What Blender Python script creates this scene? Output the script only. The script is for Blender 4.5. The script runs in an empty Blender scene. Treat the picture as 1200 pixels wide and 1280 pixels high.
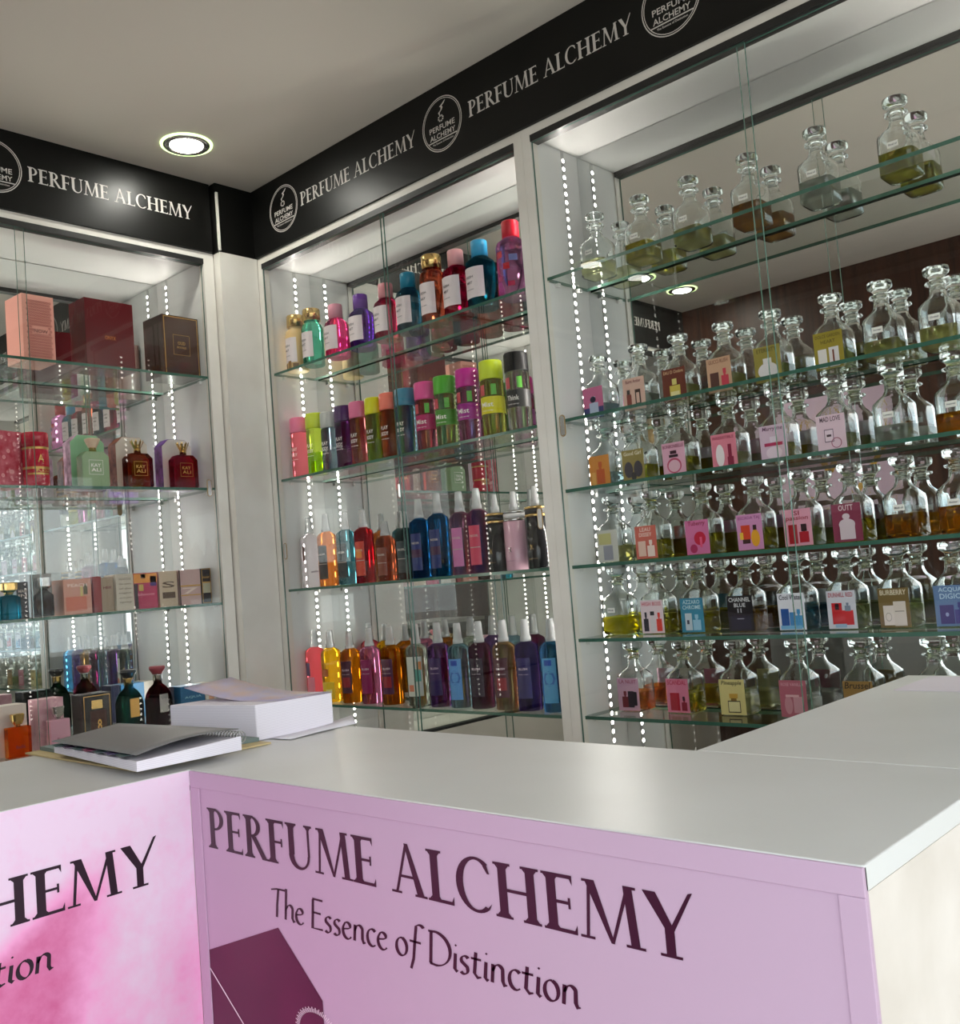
import bpy, bmesh, math, random
from mathutils import Vector, Matrix
C = bpy.context.scene.collection
scn = bpy.context.scene
random.seed(4)
S = 4.0/3.0            # survey units -> metres
EYE = 0.95             # height of the lens above the floor, survey units
def W(x, y, z): return Vector((x*S, y*S, (z+EYE)*S))

# ---------------------------------------------------------------- camera
pitch, yaw, roll = [math.radians(a) for a in (3.8137, 42.8837, -4.6166)]
fw = Vector((-math.sin(yaw), math.cos(yaw), 0)); rt = Vector((math.cos(yaw), math.sin(yaw), 0)); up = Vector((0, 0, 1))
fw = fw*math.cos(pitch) + up*math.sin(pitch); up2 = rt.cross(fw)
r_ = rt*math.cos(roll) + up2*math.sin(roll); u_ = up2*math.cos(roll) - rt*math.sin(roll)
cam = bpy.data.cameras.new('camera'); camo = bpy.data.objects.new('camera', cam); C.objects.link(camo)
m = Matrix((r_, u_, -fw)).transposed().to_4x4(); m.translation = W(0, 0, 0); camo.matrix_world = m
cam.sensor_fit = 'VERTICAL'; cam.sensor_height = 24; cam.lens = 1220.4/1280*24; cam.clip_start = 0.02
scn.camera = camo
# ---------------------------------------------------------------- world, light, exposure
SKY = 3.1
LED = 300.0
LAMP = 120.0
scn.view_settings.view_transform = 'Standard'; scn.view_settings.look = 'None'
scn.view_settings.exposure = 0.2; scn.view_settings.gamma = 1.0
wd = bpy.data.worlds.new('sky'); scn.world = wd; wd.use_nodes = True
nt = wd.node_tree; nt.nodes.clear()
tc = nt.nodes.new('ShaderNodeTexCoord'); nz = nt.nodes.new('ShaderNodeTexNoise'); nz.inputs['Scale'].default_value = 2.2; nz.inputs['Detail'].default_value = 6
cr = nt.nodes.new('ShaderNodeValToRGB'); cr.color_ramp.elements[0].position = 0.42; cr.color_ramp.elements[0].color = (0.62, 0.80, 0.95, 1)
cr.color_ramp.elements[1].position = 0.62; cr.color_ramp.elements[1].color = (1.0, 0.985, 0.95, 1)
bg = nt.nodes.new('ShaderNodeBackground'); bg.inputs[1].default_value = SKY; ow = nt.nodes.new('ShaderNodeOutputWorld')
nt.links.new(tc.outputs['Generated'], nz.inputs['Vector']); nt.links.new(nz.outputs['Fac'], cr.inputs[0]); nt.links.new(cr.outputs[0], bg.inputs[0]); nt.links.new(bg.outputs[0], ow.inputs[0])
cy = scn.cycles
cy.max_bounces = 24; cy.transmission_bounces = 20; cy.glossy_bounces = 10; cy.diffuse_bounces = 4; cy.transparent_max_bounces = 40
cy.caustics_reflective = False; cy.caustics_refractive = True; cy.sample_clamp_direct = 14.0; cy.sample_clamp_indirect = 5.0; cy.blur_glossy = 0.5

# ---------------------------------------------------------------- materials
MATS = {}
def P(name, col, rough=0.5, metal=0.0, spec=0.5, trans=0.0, ior=1.45, bump=0, emit=None, coat=0, noise=None):
    if name in MATS: return MATS[name]
    mt = bpy.data.materials.new(name); mt.use_nodes = True; n = mt.node_tree; b = n.nodes['Principled BSDF']
    b.inputs['Base Color'].default_value = (*col, 1); b.inputs['Roughness'].default_value = rough; b.inputs['Metallic'].default_value = metal
    b.inputs['Specular IOR Level'].default_value = spec; b.inputs['Transmission Weight'].default_value = trans; b.inputs['IOR'].default_value = ior
    b.inputs['Coat Weight'].default_value = coat
    if emit: b.inputs['Emission Color'].default_value = (*emit[0], 1); b.inputs['Emission Strength'].default_value = emit[1]
    if noise or bump:
        t = n.nodes.new('ShaderNodeTexCoord'); z = n.nodes.new('ShaderNodeTexNoise'); n.links.new(t.outputs['Object'], z.inputs['Vector'])
        z.inputs['Scale'].default_value = noise[0] if noise else 60; z.inputs['Detail'].default_value = 5
        if noise:
            r = n.nodes.new('ShaderNodeValToRGB'); r.color_ramp.elements[0].position = 0.35; r.color_ramp.elements[1].position = 0.65
            r.color_ramp.elements[0].color = (*noise[1], 1); r.color_ramp.elements[1].color = (*col, 1)
            n.links.new(z.outputs['Fac'], r.inputs[0]); n.links.new(r.outputs[0], b.inputs['Base Color'])
        if bump:
            u = n.nodes.new('ShaderNodeBump'); u.inputs['Strength'].default_value = bump; u.inputs['Distance'].default_value = 0.002
            n.links.new(z.outputs['Fac'], u.inputs['Height']); n.links.new(u.outputs[0], b.inputs['Normal'])
    MATS[name] = mt; return mt
def srgb(r, g, b):
    return tuple((c/12.92 if c <= 0.04045 else ((c+0.055)/1.055)**2.4) for c in (r/255, g/255, b/255))
def flat(r, g, b, rough=0.45): return P('print_%02x%02x%02x' % (r, g, b), srgb(r, g, b), rough)
def thin_glass(name, tint, ior=1.45):
    mt = bpy.data.materials.new(name); mt.use_nodes = True; n = mt.node_tree; n.nodes.clear()
    o = n.nodes.new('ShaderNodeOutputMaterial'); mx = n.nodes.new('ShaderNodeMixShader'); tr = n.nodes.new('ShaderNodeBsdfTransparent'); gl = n.nodes.new('ShaderNodeBsdfGlossy')
    gl.inputs['Roughness'].default_value = 0.0; tr.inputs[0].default_value = (*tint, 1); gl.inputs[0].default_value = (1, 1, 1, 1)
    f = n.nodes.new('ShaderNodeFresnel'); f.inputs[0].default_value = ior; g = n.nodes.new('ShaderNodeNewGeometry')
    s1 = n.nodes.new('ShaderNodeMath'); s1.operation = 'SUBTRACT'; s1.inputs[0].default_value = 1; s2 = n.nodes.new('ShaderNodeMath'); s2.operation = 'MULTIPLY'
    n.links.new(g.outputs['Backfacing'], s1.inputs[1]); n.links.new(s1.outputs[0], s2.inputs[0]); n.links.new(f.outputs[0], s2.inputs[1])
    n.links.new(s2.outputs[0], mx.inputs[0]); n.links.new(tr.outputs[0], mx.inputs[1]); n.links.new(gl.outputs[0], mx.inputs[2]); n.links.new(mx.outputs[0], o.inputs[0])
    return mt
def glass(name, col, rough=0.0, ior=1.45, lift_col=None, mixf=0.3):
    if name in MATS: return MATS[name]
    mt = bpy.data.materials.new(name); mt.use_nodes = True; n = mt.node_tree; n.nodes.clear()
    o = n.nodes.new('ShaderNodeOutputMaterial'); g = n.nodes.new('ShaderNodeBsdfGlass'); g.inputs['Color'].default_value = (*col, 1); g.inputs['Roughness'].default_value = rough; g.inputs['IOR'].default_value = ior
    if lift_col:                 # translucent colour added to brighten liquids and bottles that look too dark
        d = n.nodes.new('ShaderNodeBsdfTranslucent'); d.inputs[0].default_value = (*lift_col, 1); mx = n.nodes.new('ShaderNodeMixShader'); mx.inputs[0].default_value = mixf
        n.links.new(g.outputs[0], mx.inputs[1]); n.links.new(d.outputs[0], mx.inputs[2]); n.links.new(mx.outputs[0], o.inputs[0])
    else: n.links.new(g.outputs[0], o.inputs[0])
    MATS[name] = mt; return mt
def emitter(name, col, s):
    mt = bpy.data.materials.new(name); mt.use_nodes = True; n = mt.node_tree; n.nodes.clear()
    o = n.nodes.new('ShaderNodeOutputMaterial'); e = n.nodes.new('ShaderNodeEmission'); e.inputs[0].default_value = (*col, 1); e.inputs[1].default_value = s
    n.links.new(e.outputs[0], o.inputs[0]); return mt
M_pane = thin_glass('door_glass', (0.985, 0.985, 0.975)); M_shelf = thin_glass('shelf_glass', (0.93, 0.965, 0.945))
M_edge = P('glass_edge', (0.045, 0.13, 0.095), 0.15)
M_dooredge = P('door_glass_edge', (0.06, 0.13, 0.105), 0.15)
M_mirror = P('mirror', (0.80, 0.82, 0.815), 0.0, 1.0)
M_dark = P('dark_edge', (0.05, 0.05, 0.05), 0.4)
M_white = P('white_melamine', srgb(226, 222, 214), 0.4, noise=(8, srgb(218, 213, 204)))
M_inner = P('white_laminate', srgb(222, 222, 220), 0.35)
M_top = P('worktop_laminate', srgb(214, 214, 212), 0.36, noise=(5, srgb(209, 209, 206)))
M_core = P('shaded_core', srgb(132, 136, 136), 0.5)  # grey stands in for shade on the counter's inner sides
M_side = P('cream_panel', srgb(222, 214, 206), 0.55, noise=(7, srgb(206, 197, 187)))
M_black = P('black_laminate', (0.004, 0.004, 0.0035), 0.36, spec=0.28, bump=0.03)
M_track = P('black_track', (0.012, 0.012, 0.012), 0.45)
M_letter = P('silver_lettering', srgb(205, 200, 195), 0.5)
M_ceil = P('ceiling_paint', srgb(216, 208, 198), 0.85, bump=0.05)
M_floor = P('floor_tile', srgb(205, 198, 188), 0.35)
M_wall = P('wall_paint', srgb(205, 200, 192), 0.8)
M_led = emitter('led_light', (1.0, 0.945, 0.885), LED); M_strip = P('led_tape', (0.5, 0.5, 0.49), 0.5)
M_lamp = emitter('lamp_light', (1.0, 0.99, 0.90), LAMP); M_halo = emitter('lamp_halo', (0.72, 1.0, 0.42), 2.2)
M_clear = glass('clear_glass', (0.975, 0.985, 0.98)); M_plastic = P('clear_plastic', (0.86, 0.88, 0.89), 0.2, trans=0.65, ior=1.35)
M_gold = P('gold_metal', (0.75, 0.52, 0.20), 0.22, 1.0); M_silver = P('silver_metal', (0.62, 0.62, 0.62), 0.2, 1.0)
M_gborder = P('brass_rim', srgb(150, 125, 85), 0.35, 0.6)
def wood(name):
    mt = P(name, (0.1, 0.04, 0.02), 0.45); n = mt.node_tree; b = n.nodes['Principled BSDF']
    t = n.nodes.new('ShaderNodeTexCoord'); mp = n.nodes.new('ShaderNodeMapping'); mp.inputs['Scale'].default_value = (14, 14, 0.8); z = n.nodes.new('ShaderNodeTexNoise'); z.inputs['Scale'].default_value = 3; z.inputs['Detail'].default_value = 8
    r = n.nodes.new('ShaderNodeValToRGB'); r.color_ramp.elements[0].position = 0.3; r.color_ramp.elements[0].color = (0.022, 0.008, 0.005, 1); r.color_ramp.elements[1].position = 0.7; r.color_ramp.elements[1].color = (0.085, 0.030, 0.015, 1)
    n.links.new(t.outputs['Object'], mp.inputs[0]); n.links.new(mp.outputs[0], z.inputs['Vector']); n.links.new(z.outputs['Fac'], r.inputs[0]); n.links.new(r.outputs[0], b.inputs['Base Color']); return mt
M_wood = wood('brown_wood')

# ---------------------------------------------------------------- mesh builder
class MB:
    def __init__(self, T=None): self.v = []; self.f = []; self.m = []; self.mats = []; self.T = T; self.sm = []
    def mi(self, mat):
        if mat not in self.mats: self.mats.append(mat)
        return self.mats.index(mat)
    def add(self, vs, fs, mat, smooth=False):
        k = len(self.v); i = self.mi(mat)
        self.v += [self.T(*p) if self.T else tuple(p) for p in vs]
        for f in fs: self.f.append([k+a for a in f]); self.m.append(i); self.sm.append(smooth)
        return self
    def box(self, a, b, mat, side=None):
        x0, y0, z0 = [min(p, q) for p, q in zip(a, b)]; x1, y1, z1 = [max(p, q) for p, q in zip(a, b)]
        vs = [(x0,y0,z0),(x1,y0,z0),(x1,y1,z0),(x0,y1,z0),(x0,y0,z1),(x1,y0,z1),(x1,y1,z1),(x0,y1,z1)]
        fs = [(0,3,2,1),(4,5,6,7),(0,1,5,4),(2,3,7,6),(1,2,6,5),(3,0,4,7)]
        if side is None: return self.add(vs, fs, mat)
        k = len(self.f); self.add(vs, fs, mat)          # side: {face index: material}
        for j, mt in side.items(): self.m[k+j] = self.mi(mt)
        return self
    def prism(self, pts, d0, d1, mat, plane='xz'):      # outline in xz, extruded along y
        n = len(pts); vs = [(p[0], d0, p[1]) for p in pts]+[(p[0], d1, p[1]) for p in pts]
        if plane == 'xy': vs = [(p[0], p[1], d0) for p in pts]+[(p[0], p[1], d1) for p in pts]
        fs = [tuple(range(n)), tuple(range(2*n-1, n-1, -1))]+[(i, i+n, (i+1) % n+n, (i+1) % n) for i in range(n)]
        return self.add(vs, fs, mat)
    def loft(self, prof, mat, seg=24, n=2.0, c=(0, 0), sy=1.0, smooth=True, cap=True):   # prof: (z, half width[, exponent])
        rings = []; vs = []
        for p in prof:
            z, w = p[0], p[1]; e = p[2] if len(p) > 2 else n
            for i in range(seg):
                a = 2*math.pi*(i+0.5)/seg; ca, sa = math.cos(a), math.sin(a)
                vs.append((c[0]+w*math.copysign(abs(ca)**(2/e), ca), c[1]+sy*w*math.copysign(abs(sa)**(2/e), sa), z))
        fs = []
        for j in range(len(prof)-1):
            for i in range(seg): fs.append((j*seg+i, j*seg+(i+1) % seg, (j+1)*seg+(i+1) % seg, (j+1)*seg+i))
        self.add(vs, fs, mat, smooth)
        if cap:
            k = len(self.v)-len(vs); t = (len(prof)-1)*seg
            self.f.append([k+i for i in range(seg-1, -1, -1)]); self.m.append(self.mi(mat)); self.sm.append(False)
            self.f.append([k+t+i for i in range(seg)]); self.m.append(self.mi(mat)); self.sm.append(False)
        return self
    def shell(self, outer, inner, mat, seg=32):         # hollow vessel: outer bottom->rim, inner rim->floor
        self.loft(outer+inner, mat, seg); return self
    def build(self, name, parent=None, loc=None, rz=0, recalc=True, bevel=0):
        me = bpy.data.meshes.new(name)
        if parent is None and loc is None: vs = [tuple(W(*p)) for p in self.v]
        else: vs = [(p[0]*S, p[1]*S, p[2]*S) for p in self.v]
        me.from_pydata(vs, [], self.f)
        for mt in self.mats: me.materials.append(mt)
        me.polygons.foreach_set('material_index', self.m); me.polygons.foreach_set('use_smooth', self.sm)
        if recalc:
            b = bmesh.new(); b.from_mesh(me); bmesh.ops.recalc_face_normals(b, faces=b.faces[:]); b.to_mesh(me); b.free()
        me.update()
        o = bpy.data.objects.new(name, me); C.objects.link(o)
        if parent is not None: o.parent = parent
        if loc is not None: o.location = W(*loc) if parent is None else Vector(loc)*S
        if rz: o.rotation_euler = (0, 0, rz)
        if bevel:
            bm = o.modifiers.new('bevel', 'BEVEL'); bm.width = bevel*S; bm.segments = 2; bm.limit_method = 'ANGLE'
        return o
def tag(o, label=None, cat=None, group=None, kind=None):
    if label: o['label'] = label
    if cat: o['category'] = cat
    if group: o['group'] = group
    if kind: o['kind'] = kind
    return o
def thing(name, loc, label, cat, group=None, rz=0):
    o = bpy.data.objects.new(name, None); C.objects.link(o); o.location = W(*loc); o.rotation_euler = (0, 0, rz); o.empty_display_size = 0.02
    return tag(o, label, cat, group)
def struct(mb, name, **k): return tag(mb.build(name, **k), kind='structure')
def frameB(s, d, z): return (s, 1.40+d, z)              # along the far wall, depth into the cabinet
def frameA(s, d, z): return (-2.009-d, s, z)            # along the left wall

# ---------------------------------------------------------------- lettering
_tc = {}
def text_geo(s):
    if s in _tc: return _tc[s]
    cu = bpy.data.curves.new('t', 'FONT'); cu.body = s; cu.align_x = 'CENTER'; cu.resolution_u = 2; cu.offset = 0.012
    o = bpy.data.objects.new('t', cu); C.objects.link(o)
    dg = bpy.context.evaluated_depsgraph_get(); me = bpy.data.meshes.new_from_object(o.evaluated_get(dg))
    v = [(p.co.x, p.co.y) for p in me.vertices]; f = [tuple(p.vertices) for p in me.polygons]
    bpy.data.objects.remove(o); bpy.data.curves.remove(cu); bpy.data.meshes.remove(me)
    if not v: _tc[s] = ([], []); return _tc[s]
    x0 = min(p[0] for p in v); x1 = max(p[0] for p in v); y0 = min(p[1] for p in v); y1 = max(p[1] for p in v)
    v = [((p[0]-(x0+x1)/2)/(x1-x0), (p[1]-(y0+y1)/2)/(y1-y0)) for p in v]   # centred, unit box
    _tc[s] = (v, f); return _tc[s]
def text(mb, s, cx, cz, w, h, mat, d, shear=0.0, axis='y'):     # on a plane facing -y at y=d (x right, z up)
    v, f = text_geo(s)
    if axis == 'y': mb.add([(cx+p[0]*w+p[1]*h*shear, d, cz+p[1]*h) for p in v], f, mat)
    else: mb.add([(d, cx+p[0]*w+p[1]*h*shear, cz+p[1]*h) for p in v], f, mat)     # facing +x (y right)
T_, t_, e_, s_ = 0.165, 0.065, 0.085, 0.045
def q(x0, y0, x1, y1): return [(x0, y0), (x1, y0), (x1, y1), (x0, y1)]
def stem(x, w=T_, y0=0, y1=1, top=True, bot=True):
    r = [q(x, y0, x+w, y1)]
    for on, y, sg in ((bot, y0, 1), (top, y1, -1)):
        if on:
            r.append(q(x-e_, min(y, y+sg*s_), x+w+e_, max(y, y+sg*s_)))
            r.append([(x-e_*0.6, y+sg*s_), (x, y+sg*s_), (x, y+sg*0.11)]); r.append([(x+w+e_*0.6, y+sg*s_), (x+w, y+sg*s_), (x+w, y+sg*0.11)])
    return r
def diag(x0, y0, x1, y1, w): return [[(x0-w/2, y0), (x0+w/2, y0), (x1+w/2, y1), (x1-w/2, y1)]]
def ser(x, y, sg=1, w=0.12): return [q(x-w, min(y, y+sg*s_), x+w, max(y, y+sg*s_))]
def bowl(cx, cy, ax, ay, tx, ty, a0, a1, n=16):          # crescent between two ellipses
    r = []
    for i in range(n):
        a, b = [math.radians(a0+(a1-a0)*k/n) for k in (i, i+1)]
        r.append([(cx+ax*math.cos(a), cy+ay*math.sin(a)), (cx+ax*math.cos(b), cy+ay*math.sin(b)), (cx+(ax-tx)*math.cos(b), cy+(ay-ty)*math.sin(b)), (cx+(ax-tx)*math.cos(a), cy+(ay-ty)*math.sin(a))])
    return r
def armt(x0, x1, y, sg): return [q(x0, min(y, y+sg*t_), x1, max(y, y+sg*t_)), [(x1, y), (x1, y+sg*0.17), (x1-0.045, y+sg*t_), (x1-0.1, y)]]
G = {
 'P': (0.60, stem(0.1)+bowl(0.27, 0.73, 0.32, 0.27, 0.13, 0.05, -90, 90)+[q(0.2, 0.46, 0.28, 0.51), q(0.2, 0.95, 0.28, 1.0)]),
 'R': (0.72, stem(0.1)+bowl(0.27, 0.75, 0.30, 0.25, 0.13, 0.05, -90, 90)+[q(0.2, 0.50, 0.30, 0.55), q(0.2, 0.95, 0.28, 1.0)]+[[(0.26, 0.52), (0.42, 0.52), (0.76, 0.0), (0.60, 0.0)]]+[q(0.60, 0, 0.80, s_)]),
 'E': (0.62, stem(0.1)+armt(0.2, 0.56, 1.0, -1)+armt(0.2, 0.60, 0.0, 1)+[q(0.2, 0.49, 0.50, 0.545), q(0.47, 0.42, 0.51, 0.61)]),
 'F': (0.57, stem(0.1)+armt(0.2, 0.56, 1.0, -1)+[q(0.2, 0.47, 0.49, 0.525), q(0.46, 0.40, 0.50, 0.59)]),
 'U': (0.82, stem(0.1, y0=0.3, bot=False)+stem(0.66, 0.06, 0.3, 1, bot=False)+bowl(0.41, 0.32, 0.31, 0.34, 0.0, 0.0, 180, 360)+[[(0.41+0.31*math.cos(a), 0.31+0.33*math.sin(a)), (0.41+0.31*math.cos(b), 0.31+0.33*math.sin(b)), (0.455+0.205*math.cos(b), 0.31+0.265*math.sin(b)), (0.455+0.205*math.cos(a), 0.31+0.265*math.sin(a))] for a, b in [(math.pi+math.pi*i/16, math.pi+math.pi*(i+1)/16) for i in range(16)]]),
 'M': (1.0, diag(0.12, 0, 0.2, 1, 0.055)+ser(0.12, 0)+[[(0.12, 1), (0.29, 1), (0.56, 0.0), (0.50, 0.0)]]+[[(0.50, 0), (0.55, 0), (0.86, 1), (0.80, 1)]]+diag(0.89, 0, 0.82, 1, 0.14)+ser(0.89, 0, 1, 0.15)+[q(0.08, 1-s_, 0.2, 1), q(0.8, 1-s_, 0.95, 1)]),
 'A': (0.80, [[(0.08, 0), (0.14, 0), (0.42, 1.02), (0.36, 1.02)]]+[[(0.34, 1.02), (0.43, 1.02), (0.76, 0), (0.60, 0)]]+[q(0.2, 0.33, 0.58, 0.385)]+ser(0.11, 0)+ser(0.68, 0, 1, 0.14)),
 'L': (0.58, stem(0.1)+armt(0.2, 0.58, 0.0, 1)),
 'C': (0.78, bowl(0.46, 0.5, 0.42, 0.52, 0.15, 0.055, 52, 308, 26)+[[(0.70, 0.90), (0.745, 0.74), (0.70, 0.74), (0.62, 0.87)], [(0.72, 0.10), (0.76, 0.2), (0.66, 0.09)]]),
 'H': (0.88, stem(0.1)+stem(0.63)+[q(0.2, 0.485, 0.66, 0.545)]),
 'Y': (0.76, [[(0.02, 1.0), (0.22, 1.0), (0.46, 0.45), (0.32, 0.45)]]+[[(0.70, 1.06), (0.765, 1.08), (0.46, 0.42), (0.38, 0.42)]]+[q(0.32, 0, 0.46, 0.46)]+ser(0.39, 0, 1, 0.16)),
}
def serif(mb, s, x0, x1, z0, h, mat, d, axis='y'):       # capitals between x0 and x1 along the board
    w = sum((G[c][0] if c != ' ' else 0.32)+0.03 for c in s)-0.03; k = (x1-x0)/w; x = 0
    mbs = mb if isinstance(mb, list) else [mb, mb]; mb = mbs[0]
    for c in s:
        if c == ' ': x += 0.35; mb = mbs[1]; continue
        for i, poly in enumerate(G[c][1]):
            pts = [((x+p[0])*k+x0, z0+p[1]*h) for p in poly]; e = 1.2e-5*i
            mb.add([(p[0], d-e, p[1]) if axis == 'y' else (d+e, p[0], p[1]) for p in pts], [tuple(range(len(pts)))], mat)
        x += G[c][0]+0.03
def arc(cx, cy, ax, ay, a0, a1, n=14): return [(cx+ax*math.cos(math.radians(a0+(a1-a0)*i/n)), cy+ay*math.sin(math.radians(a0+(a1-a0)*i/n))) for i in range(n+1)]
K = {  # pen skeletons of the tagline hand: width, strokes
 'T': (0.50, [[(0.02, 0.86), (0.25, 0.92), (0.56, 0.93)], [(0.30, 0.92), (0.24, 0.4), (0.22, 0.0)]]),
 'h': (0.40, [[(0.10, 1.0), (0.05, 0.0)], [(0.07, 0.32)]+arc(0.22, 0.34, 0.11, 0.16, 150, 20)+[(0.31, 0.1), (0.36, 0.0), (0.42, 0.03)]]),
 'e': (0.36, [[(0.06, 0.26), (0.22, 0.30)]+arc(0.19, 0.38, 0.10, 0.10, -30, 130)+arc(0.20, 0.23, 0.15, 0.24, 150, 320)]),
 'E': (0.48, [[(0.12, 0.9), (0.08, 0.0), (0.44, 0.02)], [(0.10, 0.92), (0.46, 0.92)], [(0.11, 0.5), (0.38, 0.5)]]),
 's': (0.30, [arc(0.17, 0.36, 0.10, 0.12, 40, 200)+[(0.12, 0.28), (0.22, 0.20)]+arc(0.13, 0.12, 0.10, 0.12, 20, -140)]),
 'n': (0.42, [[(0.09, 0.48), (0.06, 0.0)], [(0.08, 0.30)]+arc(0.22, 0.34, 0.11, 0.15, 150, 20)+[(0.32, 0.1), (0.36, 0.0), (0.42, 0.03)]]),
 'c': (0.34, [arc(0.21, 0.24, 0.15, 0.25, 50, 310)]),
 'o': (0.40, [arc(0.20, 0.24, 0.15, 0.25, 80, 440, 22)]),
 'f': (0.34, [arc(0.34, 0.86, 0.12, 0.12, 30, 150)+[(0.20, 0.6), (0.14, 0.0), (0.06, -0.30)], [(0.04, 0.48), (0.36, 0.48)]]),
 'D': (0.66, [[(0.12, 0.9), (0.08, 0.02)], [(0.04, 0.90)]+arc(0.20, 0.46, 0.42, 0.46, 85, -85, 18)+[(0.06, 0.02)]]),
 'i': (0.18, [[(0.10, 0.48), (0.07, 0.06), (0.14, 0.0)], [(0.10, 0.68), (0.13, 0.72)]]),
 't': (0.30, [[(0.15, 0.66), (0.10, 0.10), (0.18, 0.0), (0.27, 0.04)], [(0.02, 0.48), (0.28, 0.49)]]),
}
def script(mb, s, x0, x1, z0, h, mat, d, axis='y', z1=None):
    w = sum(K[c][0] if c != ' ' else 0.2 for c in s); k = (x1-x0)/w; x = 0
    for c in s:
        if c == ' ': x += 0.2; continue
        for st in K[c][1]:
            n = len(st); L = []; R = []
            for i, p in enumerate(st):
                a = st[max(0, i-1)]; b = st[min(n-1, i+1)]; dx, dy = b[0]-a[0], b[1]-a[1]; l = math.hypot(dx, dy) or 1; dx /= l; dy /= l
                hw = math.sqrt((0.048*math.sin(math.atan2(dy, dx)-math.radians(35)))**2+0.017**2)
                L.append((p[0]-dy*hw, p[1]+dx*hw)); R.append((p[0]+dy*hw, p[1]-dx*hw))
            for i in range(n-1):
                pts = [((x+a)*k+x0+0.06*b*h, z0+b*h) for a, b in (L[i], R[i], R[i+1], L[i+1])]
                mb.add([(a, d, b) if axis == 'y' else (d, a, b) for a, b in pts], [(0, 1, 2, 3)], mat)
        x += K[c][0]
def ring(mb, cx, cz, r0, r1, mat, d, axis='y', n=40):
    for i in range(n):
        a, b = 2*math.pi*i/n, 2*math.pi*(i+1)/n
        pts = [(cx+r*math.cos(t), cz+r*math.sin(t)) for r, t in ((r0, a), (r1, a), (r1, b), (r0, b))]
        mb.add([(p[0], d, p[1]) if axis == 'y' else (d, p[0], p[1]) for p in pts], [(0, 1, 2, 3)], mat)
def logo(mb, cx, cz, r, mat, d, axis='y'):
    ring(mb, cx, cz, r, r*0.965, mat, d, axis); ring(mb, cx, cz, r*0.93, r*0.905, mat, d, axis)
    sh = lambda pts: mb.add([(cx+p[0]*r, d, cz+p[1]*r) if axis == 'y' else (d, cx+p[0]*r, cz+p[1]*r) for p in pts], [tuple(range(len(pts)))], mat)
    for k in range(8):                                   # flask with a rising wisp
        a, b = math.radians(45*k), math.radians(45*k+30)
        sh([(0.15*math.cos(a)-0.03, 0.22+0.13*math.sin(a)), (0.15*math.cos(b)-0.03, 0.22+0.13*math.sin(b)), (0.08*math.cos(b)-0.03, 0.22+0.07*math.sin(b)), (0.08*math.cos(a)-0.03, 0.22+0.07*math.sin(a))])
    pts = [(-0.08, 0.36, .02), (-0.10, 0.44, .04), (0.02, 0.52, .03), (0.06, 0.60, .05), (0.00, 0.66, .06), (0.12, 0.72, .05), (0.24, 0.82, .01)]
    for a, b in zip(pts, pts[1:]): sh([(a[0]-a[2], a[1]), (a[0]+a[2], a[1]-0.01), (b[0]+b[2], b[1]-0.01), (b[0]-b[2], b[1])])
    text(mb, 'PERFUME', cx, cz-0.10*r, 1.28*r, 0.20*r, mat, d, axis=axis); text(mb, 'ALCHEMY', cx, cz-0.38*r, 1.28*r, 0.20*r, mat, d, axis=axis)
    sh([(-0.72, -0.56), (0.72, -0.56), (0.72, -0.52), (-0.72, -0.52)]); text(mb, 'The Essence of Distinction', cx, cz-0.64*r, 1.05*r, 0.07*r, mat, d, axis=axis)

# ---------------------------------------------------------------- room shell
FL = -EYE
struct(MB().box((-2.45, -0.55, FL-0.05), (1.32, 1.75, FL), M_floor), 'floor')
struct(MB().box((-2.45, -0.42, 1.0), (1.32, 1.75, 1.06), M_ceil), 'ceiling')
struct(MB().box((-2.45, -0.42, FL), (-2.27, 1.75, 1.0), M_wall), 'wall_left')
struct(MB().box((-2.27, 1.60, FL), (1.32, 1.75, 1.0), M_wall), 'wall_far')
struct(MB().box((-2.27, -0.42, FL), (-0.62, -0.36, 1.0), M_wood), 'wall_back')
struct(MB().box((-0.62, -0.42, 0.74), (1.32, -0.36, 1.0), M_wall), 'trim_1')
struct(MB().box((1.26, -0.36, 0.74), (1.32, 1.60, 1.0), M_wall), 'trim_2')
struct(MB().box((-2.20, 1.293, FL), (-1.985, 1.3995, 0.8295), M_white), 'trim_3')       # corner filler
struct(MB().box((-1.9848, 1.290, 0.832), (-1.980, 1.2955, 0.975), M_white), 'trim_4')    # white corner bead
M_ground = P('street_ground', srgb(190, 185, 176), 0.9, noise=(0.8, srgb(172, 168, 160)))
struct(MB().box((-14, -20, FL-0.12), (20, 20, FL-0.055), M_ground), 'ground')

# ---------------------------------------------------------------- fascia signboards
def signboard(T, s0, s1, axis, label, items, dd=-0.006):
    mb = MB(T).box((s0, dd, 0.8300), (s1, 0.03, 0.9995), M_black)
    root = mb.build('fascia_signboard'); tag(root, label, 'signboard', 'fascia signboards under the ceiling')
    for it in items:
        l = MB(T)
        if it[0] == 'text': serif(l, 'PERFUME ALCHEMY', it[1], it[2], 0.9005, 0.032, M_letter, dd-0.0007)
        else: logo(l, it[1], 0.917, 0.0560, M_letter, dd-0.0007)
        o = l.build('lettering' if it[0] == 'text' else 'logo', recalc=False); o.parent = root
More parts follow.
